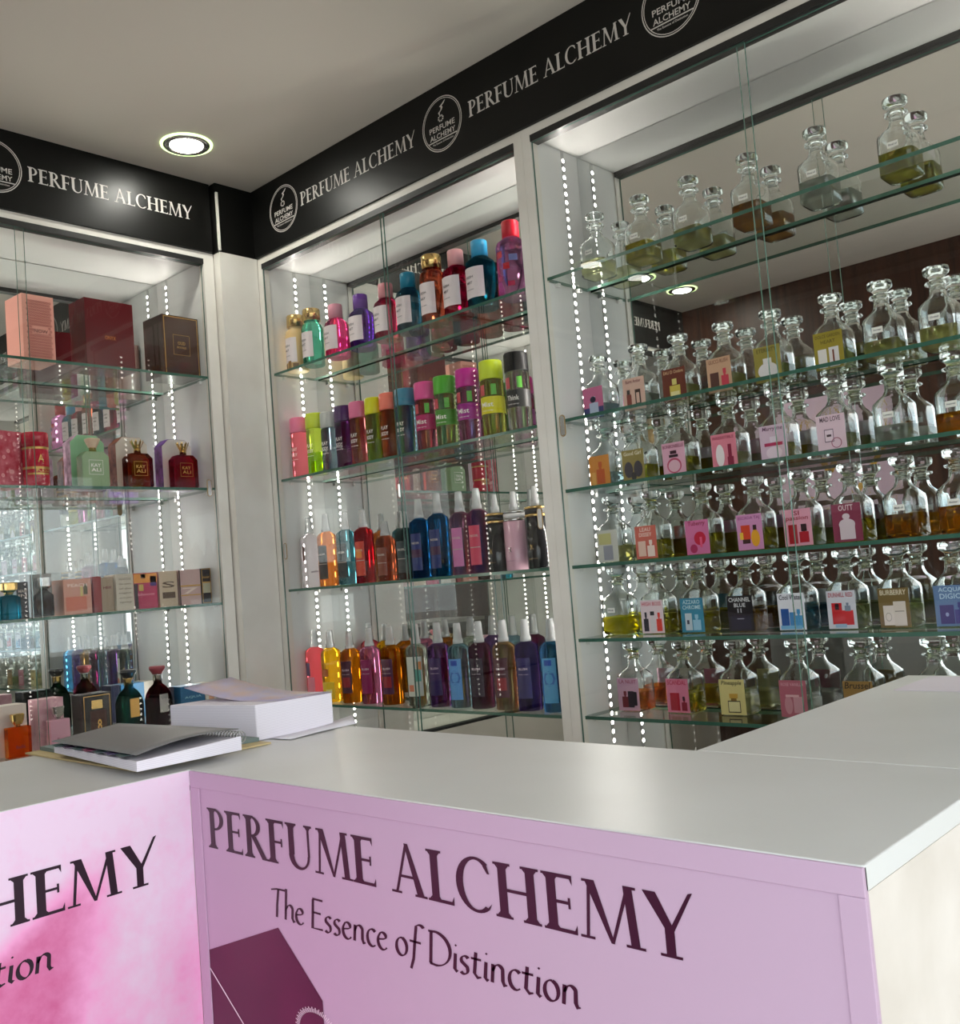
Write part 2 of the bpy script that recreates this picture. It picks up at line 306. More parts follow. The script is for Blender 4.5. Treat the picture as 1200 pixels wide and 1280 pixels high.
# the left board is mapped so that s runs along +y
signboard(frameB, -1.9845, -0.22, 'y', 'long black fascia signboard over the two far wall cabinets, three round logos',
          [('logo', -1.855), ('text', -1.788, -1.392), ('logo', -1.313), ('text', -1.239, -0.853), ('logo', -0.776), ('text', -0.70, -0.31)])
signboard(frameA, -0.355, 1.2865, 'x', 'black fascia signboard over the left wall cabinet, lit by the downlight',
          [('text', 0.852, 1.236), ('logo', 0.785), ('text', 0.335, 0.72), ('logo', 0.27), ('text', -0.18, 0.205)])
struct(MB().box((-2.05, 1.2905, 0.8305), (-1.9842, 1.3985, 0.9990), M_black), 'trim_5')

# ---------------------------------------------------------------- downlights
def downlight(x, y, label):
    r = thing('downlight', (x, y, 1.0), label, 'ceiling light', 'recessed ceiling downlights')
    MB().loft([(-0.0002, 0.050), (-0.004, 0.050), (-0.006, 0.046), (-0.006, 0.036), (-0.002, 0.035), (-0.0002, 0.035)], M_silver, 40).build('rim', r)
    MB().loft([(-0.0042, 0.034), (-0.0064, 0.033)], M_lamp, 40).build('diffuser', r)
    MB().loft([(-0.0002, 0.056), (-0.0030, 0.0555), (-0.0030, 0.0505), (-0.0002, 0.0505)], M_halo, 40).build('halo_ring', r)
downlight(-1.844, 1.135, 'lit round ceiling downlight nearest the inner corner, greenish rim')
downlight(-1.835, 0.196, 'lit ceiling downlight before the left cabinet, seen only in the right cabinet mirror, nearest')
downlight(-1.827, -0.069, 'lit ceiling downlight seen only in the right cabinet mirror, middle of three')

# ---------------------------------------------------------------- display cabinets
def cabinet(T, axis, s0, s1, st0, st1, depth, shelves, led_d, label, pane_overlap, pull, lit=True):
    zb = -0.42; zt = 0.81
    root = MB(T)
    # stiles, rails, base box, side panels, roof and back: one carcass
    root.box((s0-st0, 0, FL), (s0, 0.02, 0.8295), M_white); root.box((s1, 0, FL), (s1+st1, 0.02, 0.8295), M_white)
    root.box((s0, 0, 0.813), (s1, 0.02, 0.8295), M_white); root.box((s0, 0, FL), (s1, depth, zb), M_white)
    root.box((s0-0.008, 0.02, zb), (s0-0.003, depth, zt), M_inner); root.box((s1+0.003, 0.02, zb), (s1+0.008, depth, zt), M_inner)
    root.box((s0-0.008, 0.02, zt), (s1+0.008, depth+0.01, zt+0.012), M_inner); root.box((s0-0.008, depth+0.004, zb), (s1+0.008, depth+0.012, zt), M_white)
    for z, f in shelves:
        for s, sg in ((s0-0.003, 1), (s1+0.003, -1)):
            for dd in (0.045, depth-0.035): root.box((s, dd-0.004, z-0.013), (s+sg*0.008, dd+0.004, z-0.0062), M_inner)
    root = root.build('display_cabinet'); tag(root, label, 'cabinet', 'white display cabinets with glass shelves')
    def part(name, mb, parent=root):
        o = mb.build(name); o.parent = parent; return o
    part('door_track', MB(T).box((s0, -0.0015, 0.800), (s1, 0.022, 0.8128), M_track))
    part('door_track', MB(T).box((s0, 0.0005, zb+0.0002), (s1, 0.022, zb+0.008), M_track))
    # mirror face is the y-min side of its box
    mm = MB(T).box((s0-0.0028, depth, zb+0.001), (s1+0.0028, depth+0.0038, zt-0.002), M_dark, {2: M_mirror}); part('mirror', mm)
    for z, f in shelves:
        part('shelf', MB(T).box((s0-0.0015, f, z-0.006), (s1+0.0015, depth-0.006, z), M_edge, {0: M_shelf, 1: M_shelf}))
    for s, sg in ((s0-0.003, 1), (s1+0.003, -1)) if lit else ():
        l = MB(T).box((s, led_d-0.0046, zb+0.01), (s+sg*0.0006, led_d+0.0046, zt-0.001), M_strip); z = zt-0.020
        while z > zb+0.02:
            l.box((s+sg*0.0007, led_d-0.0041, z-0.0041), (s+sg*0.0018, led_d+0.0041, z+0.0041), M_strip); l.add([(s+sg*0.0019, led_d+.0041*math.cos(a_*math.pi/4+.39), z+.0041*math.sin(a_*math.pi/4+.39)) for a_ in range(8)], [tuple(range(8))], M_led); z -= 0.0166
        part('led_strip', l)
    mid = (s0+s1)/2+pane_overlap
    for k, (a, b, d) in enumerate(((s0+0.001, mid, 0.0015), (mid-0.016, s1-0.001, 0.0068))):
        g = part('glass_door', MB(T).box((a, d, zb+0.0085), (b, d+0.0040, 0.7998), M_dooredge, {2: M_pane, 3: M_pane}))
        ps = a+0.016 if k == 0 else b-0.016
        pm = MB(T); n = 20
        for r0, r1, d0, d1, mt in ((0.0, 1.0, -0.0008, -0.0001, M_gborder), (0.0, 0.72, -0.0014, -0.0009, M_silver)):
            pts = []
            for i in range(n):
                t = 2*math.pi*(i+0.5)/n; pts.append((ps+0.0066*r1*math.cos(t), pull+math.copysign(0.0135, math.sin(t))*1.0+0.0066*r1*math.sin(t)))
            pm.prism(pts, d+d0, d+d1, mt)
        part('finger_pull', pm, g)
    return root
shB = [(0.5397, 0.015), (0.2765, 0.015), (0.008, 0.015), (-0.265, 0.015)]
shR = [(0.5435, 0.015), (0.276, 0.015), (0.147, 0.015), (0.0075, 0.015), (-0.1253, 0.015), (-0.264, 0.015)]
shA = [(0.529, 0.012), (0.2615, 0.012), (-0.0095, 0.012), (-0.284, 0.012)]
cabinet(frameB, 'y', -1.967, -1.138, 0.017, 0.0205, 0.1455, shB, 0.098, 'white mirrored cabinet of colourful body mist bottles between inner corner and decanter cabinet', 0.035, 0.10)
cabinet(frameB, 'y', -1.0965, -0.30, 0.0205, 0.08, 0.1455, shR, 0.098, 'white mirrored cabinet of glass decanters on six shelves, right of the mist cabinet', 0.038, 0.262)
cabinet(frameA, 'x', 0.43, 1.262, 0.02, 0.0275, 0.228, shA, 0.181, 'white mirrored cabinet of perfume boxes on the left wall next to the inner corner', -0.004, 0.26)
cabinet(frameA, 'x', -0.34, 0.39, 0.014, 0.0195, 0.228, shA, 0.181, 'empty white mirrored cabinet on the left wall nearest the brown back wall', 0.03, 0.26, False)

# ---------------------------------------------------------------- counter
H = -0.182; CT = 0.0155
def lilac():
    mt = P('lilac_print', (0.5, 0.3, 0.5), 0.35); n = mt.node_tree; b = n.nodes['Principled BSDF']
    t = n.nodes.new('ShaderNodeTexCoord'); mp = n.nodes.new('ShaderNodeSeparateXYZ'); n.links.new(t.outputs['Object'], mp.inputs[0])
    r = n.nodes.new('ShaderNodeMapRange'); r.inputs['From Min'].default_value = -1.3; r.inputs['From Max'].default_value = -0.3; n.links.new(mp.outputs['X'], r.inputs['Value'])
    z = n.nodes.new('ShaderNodeTexNoise'); z.inputs['Scale'].default_value = 2.5; z.inputs['Detail'].default_value = 3; n.links.new(t.outputs['Object'], z.inputs['Vector'])
    a = n.nodes.new('ShaderNodeMath'); a.operation = 'MULTIPLY_ADD'; a.inputs[1].default_value = 0.5; n.links.new(z.outputs['Fac'], a.inputs[0]); n.links.new(r.outputs[0], a.inputs[2])
    c = n.nodes.new('ShaderNodeValToRGB'); c.color_ramp.elements[0].color = (*srgb(190, 154, 183), 1); c.color_ramp.elements[1].color = (*srgb(184, 157, 178), 1); c.color_ramp.elements[0].position = 0.3; c.color_ramp.elements[1].position = 1.2 if False else 1.0
    n.links.new(a.outputs[0], c.inputs[0]); n.links.new(c.outputs[0], b.inputs['Base Color']); return mt
def pinkprint():
    mt = P('pink_watercolour_print', (0.8, 0.4, 0.6), 0.35); n = mt.node_tree; b = n.nodes['Principled BSDF']
    t = n.nodes.new('ShaderNodeTexCoord'); sp = n.nodes.new('ShaderNodeSeparateXYZ'); n.links.new(t.outputs['Object'], sp.inputs[0])
    z = n.nodes.new('ShaderNodeTexNoise'); z.inputs['Scale'].default_value = 5; z.inputs['Detail'].default_value = 8; z.inputs['Distortion'].default_value = 0.6; n.links.new(t.outputs['Object'], z.inputs['Vector'])
    def math_(op, a, bb, c=None):
        m_ = n.nodes.new('ShaderNodeMath'); m_.operation = op
        for i, q_ in enumerate((a, bb, c)):
            if q_ is None: continue
            if isinstance(q_, (int, float)): m_.inputs[i].default_value = q_
            else: n.links.new(q_, m_.inputs[i])
        return m_.outputs[0]
    # metres: Y along the panel, Z up.  A deep magenta plume with a soft right edge, pale wash above it
    yy, zz = sp.outputs['Y'], sp.outputs['Z']
    def clamp(v): v.node.use_clamp = True; return v
    nz_ = z.outputs['Fac']
    above = clamp(math_('MULTIPLY', math_('SUBTRACT', math_('ADD', math_('MULTIPLY_ADD', yy, 0.62, 0.590), math_('MULTIPLY_ADD', nz_, 0.06, -0.03)), zz), 20.0))   # below the slanting upper edge
    right = clamp(math_('MULTIPLY_ADD', math_('ADD', math_('MULTIPLY_ADD', zz, -0.10, yy), math_('MULTIPLY_ADD', nz_, 0.10, -0.05)), -11.0, 6.05))   # left of the plume's right edge
    fine = n.nodes.new('ShaderNodeTexNoise'); fine.inputs['Scale'].default_value = 55; fine.inputs['Detail'].default_value = 6; n.links.new(t.outputs['Object'], fine.inputs['Vector'])
    fade = clamp(math_('MULTIPLY_ADD', zz, -4.2, math_('MULTIPLY_ADD', nz_, 0.8, 3.75)))
    deep = math_('MULTIPLY', math_('MULTIPLY', above, right), math_('MULTIPLY_ADD', nz_, 0.5, 0.50))
    wash = math_('MULTIPLY', fade, math_('MULTIPLY_ADD', nz_, 0.95, -0.17))
    fac = math_('ADD', math_('MAXIMUM', deep, wash), math_('MULTIPLY_ADD', fine.outputs['Fac'], 0.34, -0.18)); clamp(fac)
    c = n.nodes.new('ShaderNodeValToRGB'); c.color_ramp.elements[0].color = (*srgb(232, 206, 228), 1); c.color_ramp.elements[1].color = (*srgb(184, 36, 104), 1); e = c.color_ramp.elements.new(0.4); e.color = (*srgb(238, 160, 205), 1)
    n.links.new(fac, c.inputs[0]); n.links.new(c.outputs[0], b.inputs['Base Color']); return mt
M_lilac = lilac(); M_pink = pinkprint(); M_ink = P('plum_ink', srgb(52, 14, 36), 0.3); M_black_ink = P('dark_ink', srgb(34, 14, 28), 0.3)
cx0, cx1, cyf, cyb = -0.975, -0.241, 0.557, 0.826
# front counter (parallel to the far wall)
fc = MB().box((cx0, cyf+0.004, FL), (cx1-0.004, cyb-0.004, H-CT), M_core).build('service_counter', bevel=0)
tag(fc, 'white topped shop counter with lilac printed front and perfume lettering', 'counter', 'counter sections')
wt = MB().box((-1.30, cyf+0.0002, H-CT), (cx1, cyb, H), M_top).build('worktop', bevel=0.0012); wt.parent = fc
fp = MB(); fp.box((cx0, cyf, FL), (cx1, cyf+0.0035, H-0.0008), M_lilac)
for a, b in (((cx0, H-0.018), (cx1, H-0.0008)), ((cx1-0.0165, FL), (cx1, H-0.018)), ((cx0, FL), (cx0+0.018, H-0.018))):
    fp.box((a[0], cyf-0.0016, a[1]), (b[0], cyf, b[1]), M_lilac)
fpo = fp.build('front_panel', bevel=0.0006); fpo.parent = fc
l = [MB(), MB()]; serif(l, 'PERFUME ALCHEMY', -0.946, -0.357, -0.2605, 0.0415, M_ink, cyf-0.0004)
for w_ in l: o = w_.build('lettering', recalc=False); o.parent = fpo
l = MB(); script(l, 'The Essence of Distinction', -0.838, -0.458, -0.3125, 0.0295, M_ink, cyf-0.0004); o = l.build('tagline', recalc=False); o.parent = fpo
l = MB(); dpl = cyf-0.0004
M_plum = P('plum_print', srgb(66, 12, 44), 0.3, noise=(3.5, srgb(92, 10, 56)))
l.add([(x, dpl, z) for x, z in [(-0.957, -0.3685), (-0.828, -0.3225), (-0.764, -0.377), (-0.764, -0.62), (-0.957, -0.62)]], [(0, 1, 2, 3, 4)], M_plum)
l.add([(x, dpl-0.0003, z) for x, z in [(-0.957, -0.3865), (-0.872, -0.450), (-0.8735, -0.451), (-0.957, -0.3885)]], [(0, 1, 2, 3)], flat(235, 220, 230))
for i in range(40):
    a = math.radians(180-4.7*i); r0, r1 = 0.026, 0.031+0.002*(i % 2)
    l.add([(-0.776+r*math.cos(t)*1.0, dpl-0.0003, -0.409+r*math.sin(t)*0.7) for r, t in ((r0, a), (r1, a), (r1, a-0.04), (r0, a-0.04))], [(0, 1, 2, 3)], flat(225, 200, 215))
for k, rr in enumerate((0.034, 0.027, 0.020, 0.013)):
    for i in range(14):
        a, b = [math.radians(20+j*10) for j in (i, i+1)]
        l.add([(-0.654+r*math.cos(t), dpl, -0.425+r*math.sin(t)*1.3) for r, t in ((rr, a), (rr+0.0022, a), (rr+0.0022, b), (rr, b))], [(0, 1, 2, 3)], flat(90, 40, 90) if k % 2 else flat(235, 215, 235))
o = l.build('printed_artwork', recalc=False); o.parent = fpo
# left counter (parallel to the left wall)
lc = MB().box((-1.30+0.004, -0.30, FL), (cx0-0.004, cyf-0.001, H-CT), M_core).build('service_counter'); tag(lc, 'counter section at lower left with pink watercolour printed front', 'counter', 'counter sections')
o = MB().box((-1.30, -0.30, H-CT), (cx0-0.0002, cyf+0.0000, H), M_top).build('worktop', bevel=0.0); o.parent = lc
fp = MB().box((cx0-0.0035, -0.30, FL), (cx0, cyf-0.0018, H-0.0008), M_pink).build('front_panel'); fp.parent = lc
l = [MB(), MB()]; serif(l, 'PERFUME ALCHEMY', -0.078, 0.513, -0.2885, 0.0440, M_black_ink, cx0+0.0004, 'x')
for w_ in l: o = w_.build('lettering', recalc=False); o.parent = fp
l = MB(); script(l, 'The Essence of Distinction', 0.02, 0.401, -0.3385, 0.0315, M_black_ink, cx0+0.0004, 'x'); o = l.build('tagline', recalc=False); o.parent = fp
# return towards the far wall
rc = MB().box((-0.51+0.004, cyb+0.0010, FL), (cx1-0.004, 1.385, H-CT), M_core).build('service_counter'); tag(rc, 'plain white counter return at right running back to the decanter cabinet', 'counter', 'counter sections')
o = MB().box((-0.51, cyb+0.0008, H-CT), (cx1, 1.388, H), M_top).build('worktop', bevel=0.0012); o.parent = rc
ep = MB().box((cx1-0.0035, cyb+0.001, FL), (cx1-0.001, 1.387, H-CT-0.0005), M_side)
o = MB().box((cx1-0.0035, cyf+0.004, FL), (cx1-0.001, cyb-0.0005, H-CT-0.0005), M_side).build('end_panel'); o.parent = fc
o = ep.build('end_panel'); o.parent = rc

# ---------------------------------------------------------------- decanters
LQ = {}
def liquid(name, r, g, b):
    if name not in LQ: LQ[name] = glass('liquid_'+name, tuple(v**0.45 for v in srgb(r, g, b)), 0.0, 1.36, srgb(r, g, b))
    return LQ[name]
for nme, c in dict(paleyellow=(236, 232, 170), yellow=(226, 210, 60), brightyellow=(240, 226, 20), amber=(214, 150, 30), brown=(206, 150, 60), clear=(236, 238, 230), paleblue=(205, 228, 236), blue=(70, 160, 200), orange=(226, 120, 30), olive=(206, 200, 70), palegreen=(216, 226, 150)).items(): liquid(nme, *c)
hw = 0.0262
dec_out = [(0.0, hw*0.90, 6), (0.003, hw, 7), (0.058, hw, 7), (0.064, hw*0.96, 6), (0.071, hw*0.74, 4), (0.077, hw*0.52, 3), (0.084, 0.0112, 2.2), (0.0945, 0.0108, 2), (0.0965, 0.0165, 2), (0.0985, 0.0172, 2), (0.1005, 0.0165, 2), (0.1012, 0.0115, 2)]
dec_in = [(0.1010, 0.0092, 2), (0.0945, 0.0086, 2), (0.084, 0.0088, 2.2), (0.077, hw*0.52-0.0022, 3), (0.071, hw*0.74-0.0024, 4), (0.063, hw*0.96-0.0026, 6), (0.058, hw-0.0026, 7), (0.010, hw-0.0026, 7), (0.0075, hw*0.8, 6)]
stop_p = [(0.0955, 0.0078, 2), (0.1015, 0.0084, 2), (0.1035, 0.0100, 2), (0.1055, 0.0098, 2), (0.1085, 0.0125, 2), (0.1120, 0.0175, 2), (0.1165, 0.0185, 2), (0.1210, 0.0180, 2), (0.1222, 0.0165, 2)]
proto_body = MB().shell(dec_out, dec_in, M_clear, 40).build('body', None, (0, 0, 0)).data
proto_stop = MB().loft(stop_p, M_clear, 24).build('stopper', None, (0, 0, 0)).data
for o in [o for o in bpy.data.objects if o.name in ('body', 'stopper')]: bpy.data.objects.remove(o)
_liq = {}
def liq_mesh(kind, lev):
    k = (kind, lev)
    if k not in _liq:
        o = MB().loft([(0.0070, hw*0.8+0.0004, 6), (0.0097, hw-0.0021, 7), (lev, hw-0.0021, 7)], LQ[kind], 40).build('liquid', None, (0, 0, 0)); _liq[k] = o.data; bpy.data.objects.remove(o)
    return _liq[k]
def link(name, me, parent):
    o = bpy.data.objects.new(name, me); C.objects.link(o); o.parent = parent; return o
def card(mb, bg, txt, tcol, art, d):
    w, h = 0.0455, 0.0585; z0 = 0.0015
    mb.box((-w/2, d-0.0004, z0), (w/2, d, z0+h), bg); dd = d-0.0007
    n = len(txt)
    for i, (s, sz, fx) in enumerate(txt):
        text(mb, s, 0, z0+h*(0.965-0.075-0.155*i)-0.0, w*fx, h*sz, tcol, dd, 0.15 if sz > 0.12 and s[1:].islower() else 0)
    for a in art:
        kind, ax, az, aw, ah, col = a
        X, Z = -w/2+ax*w, z0+az*h; ww, hh = aw*w, ah*h; dd2 = dd-0.0001*(1+art.index(a))
        if kind == 'r': mb.add([(X, dd2, Z), (X+ww, dd2, Z), (X+ww, dd2, Z+hh), (X, dd2, Z+hh)], [(0, 1, 2, 3)], col)
        elif kind == 'b':      # little bottle: body, neck, cap
            for x0, x1, y0, y1 in ((0, 1, 0, .66), (.36, .64, .64, .76), (.28, .72, .75, 1)):
                mb.add([(X+x0*ww, dd2, Z+y0*hh), (X+x1*ww, dd2, Z+y0*hh), (X+x1*ww, dd2, Z+y1*hh), (X+x0*ww, dd2, Z+y1*hh)], [(0, 1, 2, 3)], col)
        elif kind == 'e':
            pts = [(X+ww/2+ww/2*math.cos(t*math.pi/10), dd2, Z+hh/2+hh/2*math.sin(t*math.pi/10)) for t in range(20)]; mb.add(pts, [tuple(range(20))], col)
        elif kind == 'o':
            for i in range(20):
                a0, a1 = i*math.pi/10, (i+1)*math.pi/10
                mb.add([(X+ww/2+ww/2*r*math.cos(t), dd2, Z+hh/2+hh/2*r*math.sin(t)) for r, t in ((.86, a0), (1, a0), (1, a1), (.86, a1))], [(0, 1, 2, 3)], col)
def decanter(x, z, lq, lev, label, c=None, y=1.505, sticker=None):
    r = thing('glass_decanter', (x, y, z+0.0002), label, 'decanter', 'square glass decanters on the right cabinet shelves', random.uniform(-0.04, 0.04))
    link('body', proto_body, r); link('stopper', proto_stop, r).rotation_euler = (0, 0, random.random()*3)
    if lq: link('liquid', liq_mesh(lq, lev), r)
    if c:
        mb = MB(); card(mb, c[0], c[1], c[2], c[3], -hw-0.0004); mb.build('picture_card', r, (0, 0, 0), recalc=False)
    if sticker:
        mb = MB(); mb.box((-0.009, -hw-0.0006, 0.0405), (0.007, -hw-0.0003, 0.0495), flat(240, 238, 232)); text(mb, sticker, -0.001, 0.045, 0.012, 0.003, flat(40, 40, 50), -hw-0.0009, 0.2); mb.build('sticker', r, (0, 0, 0), recalc=False)
F = flat
WHT, BLK, RED, MAR, GLD = F(238, 234, 230), F(22, 20, 24), F(190, 30, 45), F(110, 30, 50), F(200, 165, 80)
sR = 'of the decanter cabinet'
ordn = ['first', 'second', 'third', 'fourth', 'fifth', 'sixth', 'seventh', 'eighth']
R1 = [(-1.040, 'paleyellow', .030), (-0.939, 'yellow', .034), (-0.837, 'paleyellow', .030), (-0.724, 'brown', .036), (-0.606, 'clear', .036), (-0.480, 'olive', .036), (-0.352, 'clear', .030)]
cl = ['pale yellow', 'yellow', 'very pale', 'brown', 'almost clear', 'olive yellow', 'clear']
for i, (x, q_, lv) in enumerate(R1):
    decanter(x, 0.5435, q_, lv, '%s decanter from left on the top decanter shelf, %s liquid, small white sticker' % (ordn[i], cl[i]), sticker='Floral oil', y=1.503)
def row(z, nm, items):
    for i, it in enumerate(items):
        x, q_, lv, desc = it[:4]
        decanter(x, z, q_, lv, 'decanter with %s, %s decanter shelf' % (desc, nm), it[4] if len(it) > 4 else None, sticker=None if len(it) > 4 and it[4] else (it[5] if len(it) > 5 else 'Amber oil'))
row(0.276, 'second highest', [
 (-1.062, 'paleblue', .028, 'pink and violet card beside the light strip', (F(206, 110, 150), [], WHT, [('r', 0, 0, 1, .35, F(60, 60, 120)), ('b', .3, .1, .45, .6, F(190, 200, 225)), ('e', .35, .5, .3, .2, F(40, 30, 60))])),
 (-0.972, 'clear', .030, 'beige card of slanted dark bottles', (F(214, 176, 160), [('Burnt Amber', .10, .7)], MAR, [('r', .15, .08, .22, .42, F(120, 50, 40)), ('r', .18, .5, .14, .14, F(40, 30, 28)), ('r', .55, .12, .25, .5, F(60, 35, 28)), ('r', .60, .2, .14, .32, F(214, 176, 160))])),
 (-0.888, 'paleyellow', .030, 'dark brown card of a yellow bottle', (F(100, 42, 26), [('EAU D Ombre', .10, .85)], F(215, 180, 140), [('r', .3, .06, .45, .42, F(205, 185, 80)), ('r', .42, .5, .2, .18, F(215, 205, 120)), ('r', .33, .18, .38, .12, F(230, 220, 160))])),
 (-0.799, 'paleyellow', .032, 'tan card of a brown box and red bottle', (F(200, 160, 130), [('GUCCI RUSH', .11, .8)], F(120, 70, 50), [('r', .12, .08, .36, .5, F(80, 46, 38)), ('b', .58, .08, .3, .58, F(200, 60, 80))])),
 (-0.712, 'palegreen', .030, 'olive card of one round white bottle', (F(150, 138, 60), [('ETERNITY', .11, .75)], F(90, 80, 30), [('e', .12, .08, .76, .46, F(225, 220, 222)), ('r', .34, .5, .32, .16, F(220, 216, 216))])),
 (-0.610, 'palegreen', .032, 'olive card of two white boxes', (F(150, 134, 40), [('DOLCE GARDEN', .09, .85), ('HEART', .09, .5)], F(90, 75, 20), [('r', .12, .05, .3, .5, F(226, 220, 215)), ('r', .50, .05, .34, .52, F(220, 214, 215)), ('r', .62, .1, .06, .4, F(120, 60, 40))])),
 (-0.532, 'paleyellow', .030, 'no card, slanted sticker, left of the frame edge one', None, 'Sauvage'),
 (-0.450, 'paleyellow', .032, 'no card, small sticker, at the right frame edge', None, 'Orchid')])
row(0.147, 'third highest', [
 (-1.062, 'paleblue', .028, 'orange card beside the light strip', (F(215, 140, 60), [], WHT, [('b', .35, .1, .4, .7, F(200, 90, 40)), ('r', .1, .08, .2, .4, F(230, 170, 90))])),
 (-0.988, 'brightyellow', .032, 'olive card of a dark winged shape', (F(140, 124, 66), [('Good Girl', .12, .8)], F(235, 225, 200), [('e', .08, .14, .4, .5, F(58, 52, 62)), ('e', .52, .14, .4, .5, F(58, 52, 62)), ('e', .38, .06, .24, .24, F(40, 34, 40))])),
 (-0.902, 'yellow', .034, 'pale pink card of an outlined round bottle', (F(222, 168, 190), [('BONBONBELLE', .10, .9)], F(120, 40, 70), [('e', .18, .08, .64, .46, F(190, 80, 110)), ('e', .24, .12, .52, .36, F(226, 180, 196)), ('r', .3, .56, .4, .08, F(40, 20, 30)), ('r', .36, .66, .28, .1, F(60, 20, 40))])),
 (-0.805, 'paleyellow', .028, 'pink card of one white and one wine bottle', (F(222, 130, 150), [('IRRESISTIBLE', .08, .85)], F(150, 40, 70), [('e', .16, .06, .34, .64, F(236, 225, 228)), ('r', .62, .06, .24, .26, F(130, 30, 60)), ('r', .66, .3, .14, .38, F(130, 30, 60))])),
 (-0.716, 'yellow', .030, 'lilac card of a bottle with a red ribbon', (F(206, 180, 200), [('Marry me', .14, .75)], F(90, 50, 80), [('e', .2, .06, .6, .34, F(226, 206, 220)), ('r', .16, .42, .68, .09, F(170, 30, 80)), ('r', .38, .52, .24, .16, F(220, 205, 220))])),
 (-0.619, 'palegreen', .030, 'pale card with dark two word title and outlined bottle', (F(220, 192, 205), [('MAD LOVE', .13, .72)], F(60, 36, 50), [('r', .26, .28, .32, .34, F(80, 60, 80)), ('r', .28, .3, .28, .3, F(226, 204, 216)), ('o', .48, .1, .36, .28, F(150, 60, 90)), ('r', .34, .42, .16, .06, F(50, 30, 40))])),
 (-0.530, 'clear', .030, 'no card and nearly clear liquid', None, 'Lovers'),
 (-0.440, 'amber', .034, 'no card and deep amber liquid', None, 'Imperial')])
row(0.0075, 'fourth highest', [
 (-1.060, 'paleyellow', .030, 'pale grey card beside the light strip', (F(206, 204, 196), [], WHT, [('r', .1, .55, .6, .35, F(196, 190, 130)), ('r', .3, .06, .45, .45, F(150, 150, 160))])),
 (-0.974, 'yellow', .034, 'salmon card of two pale bottles', (F(200, 98, 84), [('LEAU', .12, .5), ('DISSEY', .12, .6)], F(240, 215, 205), [('r', .12, .08, .36, .46, F(225, 190, 175)), ('b', .55, .06, .34, .5, F(238, 215, 205))])),
 (-0.870, 'yellow', .036, 'magenta pink card of a red heart shape', (F(208, 112, 160), [('Tuberry', .16, .75)], F(140, 20, 60), [('e', .36, .26, .5, .4, F(190, 24, 60)), ('e', .16, .04, .32, .26, F(170, 40, 90)), ('r', .6, .2, .1, .3, F(230, 90, 130))])),
 (-0.772, 'yellow', .036, 'violet pink card of orange and yellow bottles', (F(206, 140, 186), [('ESCADA TAJ', .11, .85)], F(140, 60, 120), [('r', .16, .3, .36, .4, F(200, 60, 30)), ('r', .2, .18, .3, .12, F(60, 30, 30)), ('e', .54, .08, .34, .48, F(226, 160, 40)), ('r', .64, .55, .14, .14, F(50, 30, 30)), ('r', .1, .3, .14, .2, F(235, 190, 60))])),
 (-0.690, 'palegreen', .028, 'pink card of a red box and red bottle', (F(216, 150, 170), [('SI', .12, .2), ('passion', .14, .8)], F(140, 16, 40), [('r', .16, .06, .32, .52, F(160, 14, 30)), ('b', .54, .08, .34, .44, F(170, 20, 36)), ('r', .62, .38, .2, .2, F(40, 10, 20))])),
 (-0.609, 'yellow', .034, 'maroon card of a white figure shaped bottle', (F(126, 46, 72), [('OUTT', .15, .5)], F(225, 205, 210), [('r', .24, .06, .52, .42, F(205, 188, 196)), ('e', .22, .3, .56, .3, F(205, 188, 196)), ('e', .36, .58, .26, .16, F(205, 188, 196)), ('r', .44, .54, .12, .1, F(205, 188, 196))])),
 (-0.529, 'amber', .036, 'no card and amber liquid, left of the edge one', None, 'Musk oil'),
 (-0.452, 'amber', .040, 'no card and amber liquid, at the right frame edge', None, 'Amber')])
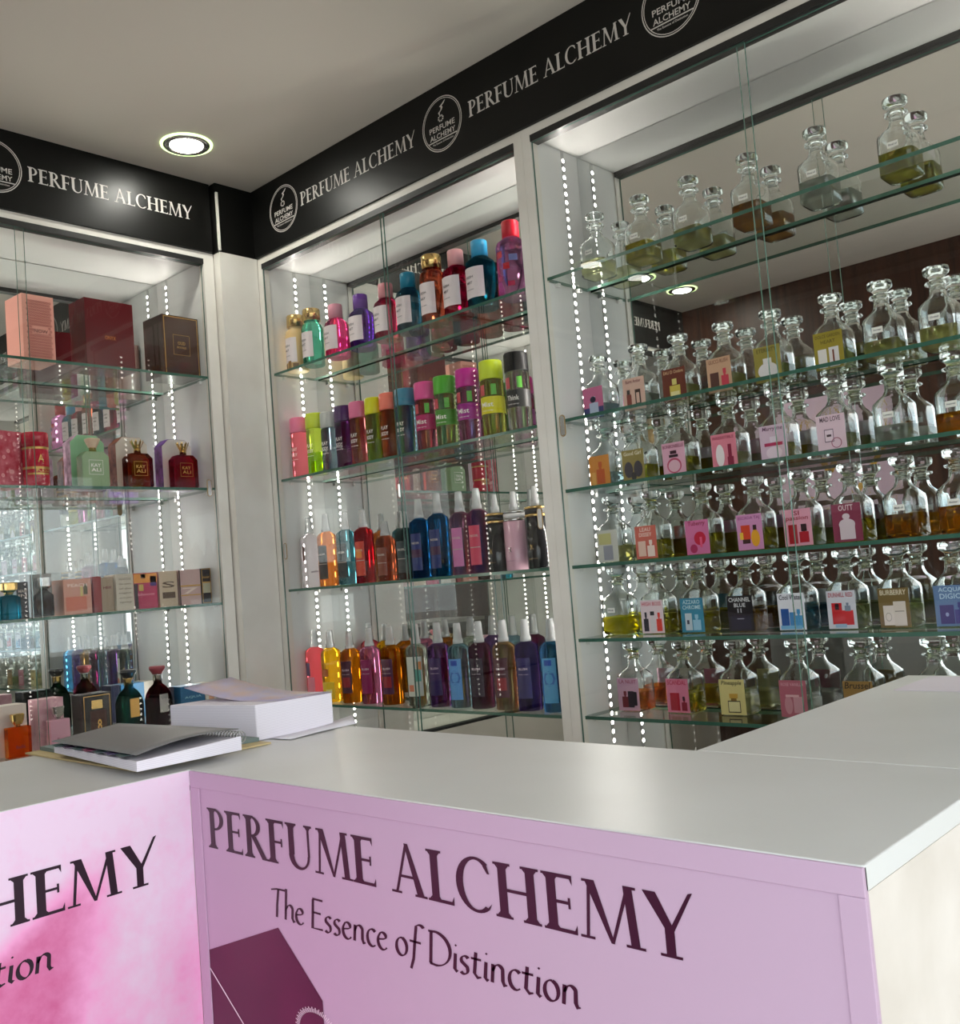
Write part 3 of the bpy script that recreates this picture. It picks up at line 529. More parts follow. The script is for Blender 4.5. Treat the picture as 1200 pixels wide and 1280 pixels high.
row(-0.1253, 'second lowest', [
 (-1.063, 'brightyellow', .032, 'no card and bright yellow liquid beside the light strip', None, 'Pink'),
 (-0.977, 'yellow', .034, 'white card of black, white and red bottles', (F(226, 206, 214), [('HIGH BOSS', .12, .85)], F(190, 40, 70), [('b', .1, .06, .22, .58, F(40, 34, 50)), ('b', .4, .04, .22, .56, F(214, 206, 212)), ('r', .42, .54, .18, .12, F(30, 26, 34)), ('b', .68, .06, .24, .56, F(214, 60, 50))])),
 (-0.894, 'yellow', .034, 'teal blue card of two pale bottles', (F(52, 130, 160), [('AZZARO', .12, .75), ('CHROME', .12, .8)], F(190, 220, 230), [('r', .18, .06, .3, .5, F(190, 205, 215)), ('b', .52, .06, .34, .46, F(150, 195, 220)), ('r', .26, .24, .1, .12, F(60, 60, 80))])),
 (-0.804, 'amber', .034, 'black card of a dark bottle', (F(16, 14, 20), [('CHANNEL', .12, .85), ('BLUE', .11, .45)], F(220, 220, 225), [('r', .4, .52, .04, .12, F(190, 190, 200)), ('r', .52, .52, .04, .12, F(190, 190, 200)), ('r', .1, .04, .8, .4, F(24, 22, 44)), ('r', .36, .34, .28, .02, F(170, 170, 190))])),
 (-0.713, 'blue', .036, 'white card of blue bottles and blue liquid', (F(224, 224, 234), [('Cool Water', .14, .85)], F(40, 40, 60), [('r', .1, .08, .3, .5, F(30, 80, 150)), ('r', .42, .08, .22, .4, F(60, 130, 190)), ('b', .62, .06, .28, .5, F(70, 150, 205)), ('r', .06, .02, .8, .1, F(120, 180, 220))])),
 (-0.631, 'palegreen', .036, 'pale grey card of two red boxes', (F(204, 204, 214), [('DUNHILL RED', .12, .85)], F(170, 40, 60), [('r', .16, .12, .36, .56, F(190, 24, 34)), ('r', .48, .1, .42, .38, F(196, 30, 40)), ('b', .62, .46, .2, .22, F(120, 130, 150)), ('r', .28, .5, .14, .16, F(40, 20, 30)), ('r', .24, .03, .4, .1, F(150, 180, 205))])),
 (-0.551, 'palegreen', .034, 'brown olive card of two pale boxes', (F(112, 92, 50), [('BURBERRY', .13, .85)], F(226, 214, 190), [('r', .14, .06, .36, .5, F(220, 208, 200)), ('r', .48, .04, .40, .62, F(214, 202, 192)), ('o', .2, .16, .2, .22, F(150, 140, 130)), ('r', .52, .4, .3, .02, F(120, 110, 100))])),
 (-0.472, 'palegreen', .032, 'slate blue card of navy bottles', (F(92, 120, 160), [('ACQUA', .13, .7), ('DIGIO', .13, .65)], F(180, 205, 225), [('r', .14, .06, .42, .46, F(56, 50, 110)), ('b', .58, .06, .36, .52, F(70, 66, 130)), ('e', .3, .24, .1, .1, F(150, 160, 200))]))])
row(-0.264, 'lowest', [
 (-1.043, 'orange', .034, 'mauve card of a dark cube and orange liquid', (F(196, 154, 176), [('LA NUIT', .12, .8)], F(150, 60, 90), [('b', .2, .1, .3, .5, F(110, 30, 44)), ('r', .48, .1, .28, .5, F(40, 28, 44)), ('r', .74, .16, .16, .42, F(24, 20, 32))])),
 (-0.938, 'yellow', .034, 'rose card of a tall red box and small bottle', (F(206, 118, 146), [('SCANDAL', .14, .85)], F(170, 20, 60), [('r', .16, .06, .42, .52, F(160, 20, 44)), ('b', .66, .06, .24, .38, F(130, 20, 44)), ('r', .72, .36, .1, .12, F(60, 20, 40))])),
 (-0.834, 'paleyellow', .030, 'pale yellow card of an outlined bottle', (F(206, 192, 128), [('Pineapple', .16, .8)], F(60, 50, 30), [('r', .3, .06, .5, .34, F(70, 60, 40)), ('r', .33, .09, .44, .28, F(214, 204, 150)), ('r', .44, .40, .22, .07, F(120, 90, 30)), ('r', .38, .47, .34, .13, F(190, 150, 60))])),
 (-0.725, 'clear', .030, 'dusty rose card of pale bottles', (F(176, 96, 112), [('ROSE VANILLA', .09, .85)], F(214, 160, 170), [('e', .16, .08, .3, .5, F(200, 140, 150)), ('r', .5, .12, .34, .44, F(205, 150, 160)), ('r', .22, .55, .5, .06, F(225, 180, 186))])),
 (-0.620, 'palegreen', .030, 'mustard brown card with script title', (F(150, 116, 60), [('Brussel', .17, .85)], F(50, 34, 20), [('r', .2, .06, .6, .4, F(190, 160, 100))])),
 (-0.512, 'clear', .030, 'only its neck and stopper showing behind the worktop', None, 'Oud')])

# ---------------------------------------------------------------- body mist bottles
def tint(name, c, rough=0.02, ior=1.36, lift=True): return glass('tint_'+name, tuple(v**0.55 for v in srgb(*c)), rough, ior, tuple(v**0.8 for v in srgb(*c)) if lift else None, 0.14)
def wrap(mb, r, z0, z1, a0, a1, mat, n=12, off=0.0004):      # curved label on a round body, angles from straight ahead (-y), + to the right
    vs = []; fs = []
    for i in range(n+1):
        a = math.radians(a0+(a1-a0)*i/n); vs += [((r+off)*math.sin(a), -(r+off)*math.cos(a), z0), ((r+off)*math.sin(a), -(r+off)*math.cos(a), z1)]
    for i in range(n): fs.append((2*i, 2*i+2, 2*i+3, 2*i+1))
    mb.add(vs, fs, mat, True)
def wtext(mb, s, r, z, w, h, mat, ang=0, off=0.0009):
    v, f = text_geo(s); mb.add([((r+off)*math.sin(ang+p[0]*w/r), -(r+off)*math.cos(ang+p[0]*w/r), z+p[1]*h) for p in v], f, mat)
YM = 1.458
def mist(name, x, z, label, group, h, r, body, cap, lab=None, kind='cap', cap_r=None, cap_h=None, turn=0.25, extra=None, sq=2.0):
    o = thing(name, (x, YM, z+0.0002), label, 'bottle', group, turn)
    if kind == 'cap':          # rounded bottle with a straight cap
        ch = cap_h; hb = h-ch
        MB().loft([(0, r*0.9, sq), (0.002, r, sq), (hb-0.020, r, sq), (hb-0.010, r*0.9, sq), (hb-0.003, r*0.62, 2), (hb, cap_r*0.9, 2)], body, 28).build('body', o)
        MB().loft([(hb+0.0002, cap_r, 2), (h-0.002, cap_r, 2), (h, cap_r*0.92, 2)], cap, 24).build('cap', o)
    elif kind == 'tube':       # straight tube with a cap as wide as the body
        ch = cap_h; hb = h-ch
        MB().loft([(0, r*0.94, 2), (0.002, r, 2), (hb-0.003, r, 2), (hb, r*0.9, 2)], body, 28).build('body', o)
        MB().loft([(hb+0.0002, r*1.0, 2), (hb+0.003, r*1.02, 2), (h-0.003, r*1.0, 2), (h, r*0.93, 2)], cap, 28).build('cap', o)
    elif kind == 'spray':      # slim bottle, domed shoulder, clear overcap with the pump inside
        hb = h*0.73
        MB().loft([(0, r*0.93, 2), (0.002, r, 2), (hb-0.010, r, 2), (hb-0.004, r*0.92, 2), (hb, r*0.70, 2), (hb+0.004, r*0.42, 2)], body, 28).build('body', o)
        s = MB().loft([(hb+0.0043, 0.0112, 2), (hb+0.012, 0.0108, 2), (hb+0.015, 0.0092, 2), (h-0.006, 0.0078, 2), (h, 0.0068, 2)], M_plastic, 20).build('sprayer', o)
    else:                      # lotion-style bottle: metal bands at the shoulder, dark collar, sprayer
        hb = h*0.62
        MB().loft([(0, r*0.95, 2), (0.002, r, 2), (hb, r, 2)], body, 28).build('body', o)
        MB().loft([(hb+0.0002, r*0.98), (hb+0.005, r*0.98), (hb+0.006, r*0.9), (hb+0.016, r*0.9), (hb+0.0165, r*0.96), (hb+0.020, r*0.96), (hb+0.022, r*0.5)], extra, 28).build('metal_band', o)
        MB().loft([(hb+0.0062, r*0.94), (hb+0.0158, r*0.94)], cap, 28).build('collar', o)
        MB().loft([(hb+0.0222, 0.0088), (hb+0.034, 0.0085), (hb+0.036, 0.0070), (h, 0.0055)], M_plastic, 20).build('sprayer', o)
    if lab:
        mb = MB()
        for L in lab:
            if L[0] == 'w': wrap(mb, r, L[1]*h, L[2]*h, L[3], L[4], L[5], off=L[6] if len(L) > 6 else 0.0004)
            else: wtext(mb, L[1], r, L[2]*h, L[3], L[4], L[5], L[6] if len(L) > 6 else -0.45)
        mb.build('label', o, recalc=False)
    return o
INK = F(60, 50, 60)
def k(v): return v*YM
G1 = 'capped mist bottles on the top shelf of the mist cabinet'
ys = YM/1.475
top = [(-1.925, .140, (226, 190, 130), 'gold', .0270, 'cream bottle with gold cap, leftmost'), (-1.860, .140, (90, 170, 150), 'gold', .0262, 'sea green bottle with gold cap'),
       (-1.768, .128, (225, 70, 140), (226, 150, 170), .0290, 'bright pink bottle with pale pink cap'), (-1.676, .128, (86, 44, 150), (112, 60, 160), .0300, 'violet bottle with purple cap'),
       (-1.588, .130, (200, 50, 100), (216, 140, 150), .0300, 'rose bottle with pink cap beside the door edge'), (-1.514, .134, (40, 100, 125), (30, 130, 165), .0300, 'dark teal bottle with blue cap, left of the amber one'),
       (-1.438, .152, (205, 100, 70), 'gold', .0285, 'amber bottle with wide gold cap'), (-1.366, .142, (190, 20, 70), (230, 165, 170), .0312, 'crimson bottle with pink cap'),
       (-1.298, .142, (20, 100, 125), (50, 165, 215), .0315, 'deep teal bottle with sky blue cap'), (-1.212, .156, (205, 140, 190), (200, 16, 44), .0305, 'lilac bottle with red cap and cherry print at right end')]
for i, (x, h, bc, cc, r, d) in enumerate(top):
    cap = M_gold if cc == 'gold' else P('cap_%d' % i, srgb(*cc), 0.3)
    pale = F(232, 220, 224)
    lab = [('w', .14, .58, -58, 34, pale), ('t', 'FRESH', .44, .020, .005, INK), ('t', 'MIST', .36, .016, .005, INK), ('t', 'velvet petals', .26, .020, .003, INK)]
    body = tint('top%d' % i, bc, 0.04)
    if i == 0:
        body = P('cream_plastic', srgb(*bc), 0.35); lab += [('w', .02, .13, -50, -30, F(120, 84, 40)), ('w', .04, .17, -20, 0, F(140, 100, 50)), ('w', .01, .12, 10, 40, F(110, 80, 44))]
    if i == 9:
        lab = [('w', .5, .58, -40, -15, RED, .002), ('w', .34, .42, -15, 10, RED, .002), ('w', .20, .27, -45, -20, F(150, 30, 90), .002), ('w', .44, .52, 10, 40, F(120, 130, 190), .002), ('w', .12, .18, 0, 25, F(180, 30, 80), .002), ('t', 'CHERRY', .24, .024, .006, F(90, 30, 100))]
    mist('mist_bottle', x, 0.5397, '%s, mist cabinet top shelf' % d, G1, h, r, body, cap, lab, 'cap', 0.0215 if cc == 'gold' else 0.0170, 0.034 if cc != 'gold' else 0.030, 0.3, sq=2.0 if i < 9 else 2.4)
G2 = 'wide capped mist bottles on the second shelf of the mist cabinet'
sec = [(-1.936, .149, (238, 120, 160), (216, 120, 130), 'pink tube with pink cap, leftmost', 0), (-1.873, .149, (196, 214, 30), (190, 214, 90), 'lime capped tube second from left', 1), (-1.816, .142, (176, 180, 178), (150, 175, 195), 'pale blue tube with grey cap', 0),
       (-1.762, .147, (66, 20, 90), (120, 60, 130), 'purple tube with dark plum cap', 0), (-1.708, .147, (214, 110, 150), (215, 130, 130), 'rosy tube with pink cap between plum and lime capped ones', 0), (-1.652, .146, (206, 206, 24), (205, 216, 120), 'yellow capped pale green tube, middle of the shelf', 1),
       (-1.602, .147, (234, 120, 100), (210, 130, 80), 'orange tube with coral cap', 0), (-1.550, .147, (60, 130, 158), (150, 195, 215), 'light blue tube with blue cap', 0), (-1.487, .149, (226, 80, 150), (220, 150, 170), 'tube with pink cap and crimson band', 2),
       (-1.427, .150, (70, 165, 30), (190, 215, 150), 'tube with green cap and green band', 3), (-1.361, .152, (190, 10, 140), (220, 150, 200), 'tube with magenta cap and violet band', 4), (-1.294, .155, (200, 220, 30), (205, 215, 110), 'yellow green capped tube with yellow band near the post', 5), (-1.226, .157, (18, 18, 20), (215, 220, 215), 'clear tube with black cap and black band by the post', 6)]
bands = {2: (170, 20, 90), 3: (60, 130, 20), 4: (150, 20, 130), 5: (215, 205, 20), 6: (14, 14, 16)}
for i, (x, h, cc, bc, d, b) in enumerate(sec):
    lab = [('t', 'PLAY', .47, .020, .0085, WHT), ('t', 'BODY', .38, .020, .0085, WHT), ('t', 'mist spray', .30, .022, .003, WHT)]
    if b == 1: lab.append(('w', .02, .36, -170, 170, tint('lime_low', (170, 205, 40)), -0.0006))
    if b >= 2:
        lab = [('w', .30, .52, -100, 100, F(*bands[b])), ('t', 'Think' if b == 6 else 'Mist', .42, .026, .010, WHT, -0.35), ('t', 'body spray', .34, .024, .003, WHT, -0.35), ('w', .54, .68, -60, -30, F(190, 70, 80)), ('w', .54, .68, 5, 30, F(90, 170, 60))]
    mist('mist_bottle', x, 0.2765, '%s, mist cabinet second shelf' % d, G2, h, 0.0240, tint('sec%d' % i, bc), P('scap_%d' % i, srgb(*cc), 0.35, spec=0.2 if b == 6 else 0.5), lab, 'tube', None, 0.038, 0.55)
G3 = 'spray bottles on the third shelf of the mist cabinet'
thr = [(-1.928, .172, (215, 210, 215), (200, 190, 195), 'clear spray bottle, leftmost'), (-1.861, .172, (205, 130, 60), (30, 30, 30), 'amber spray bottle with black label'), (-1.789, .170, (80, 140, 150), (18, 30, 34), 'teal spray bottle with black label'), (-1.724, .169, (170, 20, 30), (190, 60, 40), 'red spray bottle'),
       (-1.650, .134, (190, 100, 60), (120, 60, 40), 'short orange brown spray bottle'), (-1.583, .149, (70, 100, 100), (30, 46, 48), 'short dark green spray bottle'), (-1.536, .172, (30, 110, 170), (20, 40, 100), 'blue spray bottle, left of the two blue ones'), (-1.478, .178, (30, 120, 185), (24, 40, 100), 'blue spray bottle, right of the two blue ones'),
       (-1.412, .173, (210, 150, 185), (190, 110, 160), 'pale pink spray bottle beside the blue one'), (-1.362, .174, (190, 110, 165), (200, 60, 90), 'lilac spray bottle beside the black and gold one')]
for i, (x, h, bc, lc_, d) in enumerate(thr):
    L = F(*lc_); lab = [('w', .10, .56, -58, 6, L), ('t', 'NOIR', .44, .018, .005, F(190, 180, 170)), ('w', .30, .31, -55, 3, F(170, 160, 150), .0008)]
    if i == 0: lab = [('w', .38, .58, -40, -25, F(90, 50, 40)), ('t', 'silk', .22, .02, .005, F(60, 40, 60), 0.6)]
    if i in (6, 7): lab.append(('w', .26, .36, -57, 5, F(60, 20, 60), .0009))
    if i == 3: lab.append(('w', .34, .46, -50, -10, F(220, 130, 50), .0009))
    mist('spray_bottle', x, 0.008, '%s, mist cabinet third shelf' % d, G3, h, 0.0230, tint('thr%d' % i, bc), None, lab, 'spray', turn=0.72)
blkp = P('black_gloss', (0.012, 0.012, 0.014), 0.12); pnkp = P('satin_pink', srgb(205, 160, 178), 0.25, coat=0.3); wcap = P('white_collar', srgb(226, 222, 222), 0.35)
for x, h, b, c_, mtl, d in ((-1.313, .155, blkp, M_track, M_gold, 'black spray bottle with gold bands, left of the silver pink one'), (-1.263, .155, pnkp, wcap, M_silver, 'satin pink spray bottle with white collar and silver bands'), (-1.207, .160, blkp, M_track, M_gold, 'black spray bottle with gold bands nearest the post')):
    xm = MB; lab = [('t', 'X', .26, .008, .010, M_gold if b is blkp else M_silver, -0.6), ('t', 'parfum', .12, .018, .003, M_gold if b is blkp else F(150, 110, 130), -0.6)]
    mist('spray_bottle', x, 0.008, '%s, mist cabinet third shelf' % d, G3, h, 0.0232, b, c_, lab, 'band', extra=mtl, turn=0.7)
G4 = 'spray bottles on the bottom shelf of the mist cabinet'
fou = [(-1.937, .171, (225, 100, 110), (120, 60, 90), 'coral pink spray bottle, leftmost behind the book'), (-1.876, .168, (226, 180, 40), (230, 190, 30), 'yellow spray bottle with lemon print'), (-1.803, .165, (190, 120, 20), (60, 14, 40), 'amber spray bottle with plum label, left one'), (-1.732, .171, (205, 130, 170), (130, 16, 80), 'pink spray bottle with magenta label'),
       (-1.660, .174, (180, 110, 20), (70, 16, 60), 'amber spray bottle with plum label, right one'), (-1.576, .176, (190, 205, 195), (215, 215, 200), 'clear spray bottle with floral label at the door edge'), (-1.507, .177, (120, 80, 150), (40, 20, 80), 'violet spray bottle with indigo label'), (-1.447, .174, (150, 195, 215), (90, 150, 210), 'pale blue spray bottle with light blue label, centre right'),
       (-1.386, .176, (110, 30, 80), (34, 8, 34), 'wine red spray bottle with black label'), (-1.319, .177, (205, 165, 110), (70, 16, 36), 'honey coloured spray bottle with maroon label'), (-1.260, .177, (96, 70, 150), (44, 34, 90), 'purple spray bottle with navy label'), (-1.196, .176, (80, 155, 200), (90, 160, 205), 'light blue spray bottle half hidden by the post')]
for i, (x, h, bc, lc_, d) in enumerate(fou):
    L = F(*lc_); lab = [('w', .14, .58, -62, 10, L), ('t', 'BLUSH', .46, .018, .0045, F(225, 205, 215)), ('t', 'body mist', .40, .020, .0025, F(205, 190, 200))]
    if i == 0: lab = [('w', .36, .54, -60, -25, F(90, 70, 110)), ('w', .08, .34, -50, 0, F(230, 130, 150))]
    if i == 1: lab = [('w', .05, .28, -60, 20, F(240, 200, 20)), ('w', .36, .46, -50, -10, F(170, 90, 30)), ('w', .12, .18, -30, 5, F(250, 235, 150), .0008)]
    if i == 5: lab = [('w', .12, .6, -62, 30, F(206, 210, 200)), ('w', .3, .45, -10, 20, F(90, 165, 150), .0008), ('w', .18, .26, -50, -20, F(200, 120, 90), .0008), ('w', .44, .54, 0, 25, F(210, 140, 80), .0008)]
    if i in (7, 11): lab = [('w', .10, .58, -62, 10, L), ('w', .50, .56, -45, -10, F(40, 80, 170), .0008), ('t', 'O', .36, .024, .030, F(60, 110, 180))]
    if i in (2, 4, 9): lab.append(('w', .22, .36, -50, 0, F(140, 30, 40), .0008))
    mist('spray_bottle', x, -0.265, '%s, mist cabinet bottom shelf' % d, G4, h, 0.0240, tint('fou%d' % i, bc), None, lab, 'spray', turn=0.72)

# ---------------------------------------------------------------- perfume boxes and bottles on the left wall
GA = 'perfume boxes and bottles in the left cabinet'
def sideA(x, y, z, label, name='perfume_box', cat='box', rz=0.0):   # origin at front bottom middle; local -y faces the room
    return thing(name, (x, y, z+0.0002), label, cat, GA, math.pi/2+rz)
def pbox(x, y, z, w, d, h, mat, label, rz=0.0, face=None, lid=None, name='perfume_box', bevel=0.0006):
    o = sideA(x, y, z, label, name, 'box', rz)
    MB().box((-w/2, 0, 0), (w/2, d, h), mat).build('carton', o, bevel=bevel)
    if face: mb = MB(); face(mb, w, h); mb.build('front_print', o, recalc=False)
    return o
def fr(mb, w, h, mat, in_=0.004, t=0.0012, y=-0.0006):
    x0, x1, z0, z1 = -w/2+in_, w/2-in_, in_, h-in_
    for a in ((x0, z0, x1, z0+t), (x0, z1-t, x1, z1), (x0, z0, x0+t, z1), (x1-t, z0, x1, z1)): mb.add([(a[0], y, a[1]), (a[2], y, a[1]), (a[2], y, a[3]), (a[0], y, a[3])], [(0, 1, 2, 3)], mat)
def rect(mb, x0, z0, x1, z1, mat, y=-0.0006): mb.add([(x0, y, z0), (x1, y, z0), (x1, y, z1), (x0, y, z1)], [(0, 1, 2, 3)], mat)
gold_ink = P('gold_ink', srgb(190, 150, 85), 0.35, 0.7)
def f_now(mb, w, h):
    c = F(160, 84, 76)
    for i in range(9):
        for j in range(20):
            if 8 <= j <= 10 and 1 < i < 8: continue
            ring(mb, -w/2+0.011+i*0.0058+(j % 2)*0.0029, 0.012+j*0.0062, 0.0029, 0.0013, c, -0.0006, n=6)
    text(mb, 'NOW', 0.004, h*0.46, 0.030, 0.008, F(110, 60, 56), -0.0007); rect(mb, -0.01, h*0.41, 0.018, h*0.416, F(120, 66, 60), -0.0007)
pbox(-2.050, 0.880, 0.529, 0.069, 0.075, 0.144, P('salmon_card', srgb(218, 152, 138), 0.4), 'tall salmon pink patterned box on the top left shelf', 0.06, f_now)
def f_red(mb, w, h): text(mb, 'ONYX', 0.0, h*0.46, 0.026, 0.009, F(190, 110, 50), -0.0007); text(mb, 'oud', 0.02, h*0.07, 0.008, 0.003, F(150, 100, 70), -0.0007)
pbox(-2.055, 1.041, 0.529, 0.116, 0.07, 0.158, P('oxblood_card', srgb(88, 16, 24), 0.25), 'big dark red box in the middle of the top left shelf', 0.04, f_red)
def f_brown(mb, w, h):
    fr(mb, w, h, gold_ink, 0.003, 0.002); fr(mb, w*0.5, h*0.36, gold_ink, 0.002, 0.0008); 
    for v in range(len(mb.v)-16, len(mb.v)): mb.v[v] = (mb.v[v][0], mb.v[v][1], mb.v[v][2]+h*0.34)
    text(mb, 'OUD', 0, h*0.55, 0.020, 0.008, gold_ink, -0.0007); text(mb, 'ROYALE', 0, h*0.48, 0.024, 0.005, gold_ink, -0.0007)
    rect(mb, -w/2+0.002, h*0.10, w/2-0.002, h*0.11, F(40, 24, 20), -0.0007)
pbox(-2.050, 1.215, 0.529, 0.096, 0.085, 0.146, P('brown_card', srgb(70, 46, 38), 0.2, coat=0.5), 'dark brown glossy box with gold border at right of the top left shelf', 0.03, f_brown)
# second shelf
def f_flor(mb, w, h):
    for i in range(26): ring(mb, random.uniform(-w/2+.005, w/2-.005), random.uniform(.006, h-.006), random.uniform(.002, .005), .001, F(226, 160, 165), -0.0006, n=9)
M_crim = P('crimson_card', srgb(172, 24, 52), 0.35, noise=(40, srgb(205, 110, 125)))
pbox(-2.060, 0.815, 0.2615, 0.060, 0.06, 0.117, M_crim, 'crimson flowered box at the left edge, second left shelf', 0.3, f_flor)
o = sideA(-2.056, 0.862, 0.2615, 'crimson and gold round canister beside the flowered box', 'perfume_canister', 'canister')
M_can = P('crimson_gloss', srgb(176, 20, 50), 0.2)
MB().loft([(0, 0.0245), (0.003, 0.026), (0.082, 0.026), (0.083, 0.025)], M_can, 32).build('body', o)
MB().loft([(0.0832, 0.0264), (0.110, 0.0264), (0.114, 0.0250)], M_can, 32).build('lid', o)
mb = MB(); wrap(mb, 0.026, 0.078, 0.0825, -120, 120, gold_ink, 24); wrap(mb, 0.026, 0.036, 0.041, -100, 100, gold_ink, 24); wrap(mb, 0.026, 0.024, 0.028, -60, 40, gold_ink, 16); wtext(mb, 'A', 0.026, 0.058, 0.012, 0.016, gold_ink, 0); wtext(mb, 'KISS', 0.026, 0.034, 0.03, 0.009, gold_ink, 0.2); mb.build('gold_band', o, recalc=False)
def kay(y, cardc, sidec, botc, capm, label1, label2, gem=True, dy=0.0, dark=None):
    o = sideA(-2.085, y, 0.2615, label1, 'perfume_box', 'box', 0.02); w, h = 0.078, 0.122; c = 0.017
    pts = [(-w/2, 0), (w/2, 0), (w/2, h-c), (w/2-c, h), (-w/2+c, h), (-w/2, h-c)]
    MB().prism(pts, 0.0006, 0.034, P('kc_%d' % int(y*1000), srgb(*sidec), 0.4, noise=(50, srgb(*[min(255, int(q_*1.5+20)) for q_ in sidec])))).build('carton', o)
    mb = MB(); mb.prism([(p[0]*0.985, p[1]*0.985+0.001) for p in pts], -0.0004, 0.0004, F(*cardc)); mb.build('front_print', o)
    b = sideA(-2.048, y-0.006, 0.2615, label2, 'perfume_bottle', 'bottle', 0.02); hb, wb, cb = 0.078, 0.062, 0.011
    bp = [(-wb/2+cb*.4, 0), (wb/2-cb*.4, 0), (wb/2, cb*.4), (wb/2, hb-cb), (wb/2-cb, hb), (-wb/2+cb, hb), (-wb/2, hb-cb), (-wb/2, cb*.4)]
    MB().prism(bp, -0.012, 0.014, botc).build('body', b, bevel=0.0015)
    mb = MB(); g = gold_ink if not gem is None else WHT
    fr(mb, 0.034, 0.034, g, 0.001, 0.0007, -0.0126)
    for v in range(len(mb.v)): mb.v[v] = (mb.v[v][0], mb.v[v][1], mb.v[v][2]+0.026)
    text(mb, 'KAY', 0, 0.0475, 0.022, 0.0075, g, -0.0127); text(mb, 'ALI', 0, 0.0375, 0.022, 0.0075, g, -0.0127); mb.build('label', b, recalc=False)
    MB().loft([(hb+0.0002, 0.008), (hb+0.008, 0.0075), (hb+0.009, 0.0085)], M_gold, 20).build('collar', b)
    if capm is not None:
        MB().loft([(hb+0.0092, 0.0085, 2), (hb+0.016, 0.011, 3), (hb+0.027, 0.0145, 4), (hb+0.029, 0.0135, 4)], capm, 16, smooth=False).build('stopper', b)
    else:                       # crown of gilt points
        mb = MB()
        for i in range(9):
            a = 2*math.pi*i/9; ca, sa = math.cos(a), math.sin(a)
            p0 = (0.006*ca, 0.006*sa*0.8, hb+0.009); p1 = (0.0155*ca, 0.0155*sa*0.8, hb+0.027); t = 0.0022
            mb.add([(p0[0]-t*sa, p0[1]+t*ca, p0[2]), (p0[0]+t*sa, p0[1]-t*ca, p0[2]), (p1[0]+t*sa, p1[1]-t*ca, p1[2]), (p1[0], p1[1], p1[2]+0.005), (p1[0]-t*sa, p1[1]+t*ca, p1[2]), (p0[0]*1.3, p0[1]*1.3, p0[2]+0.004)], [(0, 1, 5), (1, 2, 5), (2, 3, 5), (3, 4, 5), (4, 0, 5), (0, 4, 3, 2, 1)], M_gold)
        mb.loft([(hb+0.0092, 0.006), (hb+0.020, 0.0085), (hb+0.021, 0.006)], M_gold, 12); mb.build('crown_stopper', b)
kay(0.988, (134, 182, 140), (120, 96, 112), P('sage_lacquer', srgb(128, 156, 116), 0.25), P('blush_cap', srgb(214, 186, 160), 0.3), 'green card box with cut corners behind the sage bottle', 'sage green square perfume bottle with blush stopper', None)
kay(1.092, (206, 194, 182), (96, 54, 40), tint('cognac', (150, 60, 30), lift=False), None, 'grey card box with cut corners behind the brown bottle', 'brown glass perfume bottle with gilt crown stopper')
kay(1.206, (206, 196, 192), (70, 34, 100), tint('ruby', (170, 24, 60), lift=False), None, 'grey card box with violet side behind the ruby bottle', 'ruby red perfume bottle with gilt crown stopper beside the door pull')
# third shelf
z3 = -0.0095
o = sideA(-2.045, 0.790, z3, 'turquoise perfume bottle with faceted gold cap at the left edge', 'perfume_bottle', 'bottle')
MB().loft([(0, 0.0185, 5), (0.002, 0.0195, 5), (0.044, 0.0195, 5), (0.048, 0.015, 3), (0.050, 0.008, 2)], tint('turq', (40, 160, 185)), 28, sy=0.7).build('body', o)
MB().loft([(0.0502, 0.008, 2), (0.055, 0.0095, 3), (0.060, 0.0150, 5), (0.073, 0.0155, 5), (0.075, 0.014, 5)], M_gold, 16, sy=0.8, smooth=False).build('cap', o)
def f_t(words, col, y0=0.7, step=0.12, hh=0.006, ex=None):
    def f(mb, w, h):
        for i, s in enumerate(words): text(mb, s, 0, h*(y0-step*i), w*0.7, hh, col, -0.0007)
        if ex: ex(mb, w, h)
    return f
pbox(-2.085, 0.833, z3, 0.024, 0.05, 0.076, P('black_card', srgb(26, 20, 26), 0.3), 'narrow black box behind the turquoise bottle', 0, f_t(['MAN', 'IN'], F(210, 190, 180), .75))
o = sideA(-2.045, 0.866, z3, 'smoky bottle shown in a clear display case on the third left shelf', 'perfume_case', 'box')
M_case = thin_glass('case_acrylic', (0.93, 0.94, 0.94))
MB().box((-0.033, 0, 0.001), (0.033, 0.05, 0.091), M_case).build('clear_case', o); MB().box((-0.033, 0.0502, 0), (0.033, 0.0512, 0.091), F(176, 170, 165)).build('back_card', o)
MB().loft([(0.0015, 0.018, 5), (0.045, 0.018, 5), (0.052, 0.010, 4), (0.058, 0.008, 2)], tint('smoke', (120, 100, 90)), 24, c=(0.004, 0.026), sy=0.8).build('bottle', o)
MB().loft([(0.0582, 0.009, 4), (0.064, 0.014, 5), (0.082, 0.0145, 5)], M_silver, 16, c=(0.004, 0.026), smooth=False).build('bottle_cap', o)
def ex_peach(mb, w, h): rect(mb, 0.006, h*.5, 0.011, h*.8, F(205, 190, 120)); rect(mb, 0.013, h*.55, 0.022, h*.85, F(90, 84, 60)); rect(mb, -w/2+.004, h*.1, w/2-.012, h*.5, F(205, 120, 100))
pbox(-2.060, 0.938, z3, 0.062, 0.05, 0.075, P('peach_card', srgb(205, 150, 132), 0.4), 'peach box with a small yellow detail on the third left shelf', 0.05, f_t(['PEACH'], F(235, 210, 200), .82, hh=.007, ex=ex_peach))
pbox(-2.065, 0.984, z3, 0.018, 0.05, 0.078, P('red_card', srgb(130, 16, 26), 0.35), 'narrow dark red box between peach and beige boxes', 0.0)
pbox(-2.068, 1.0085, z3, 0.028, 0.05, 0.075, P('taupe_card', srgb(160, 142, 122), 0.45), 'narrow taupe box beside the dark red one', 0.0, f_t(['HER'], MAR, .7))
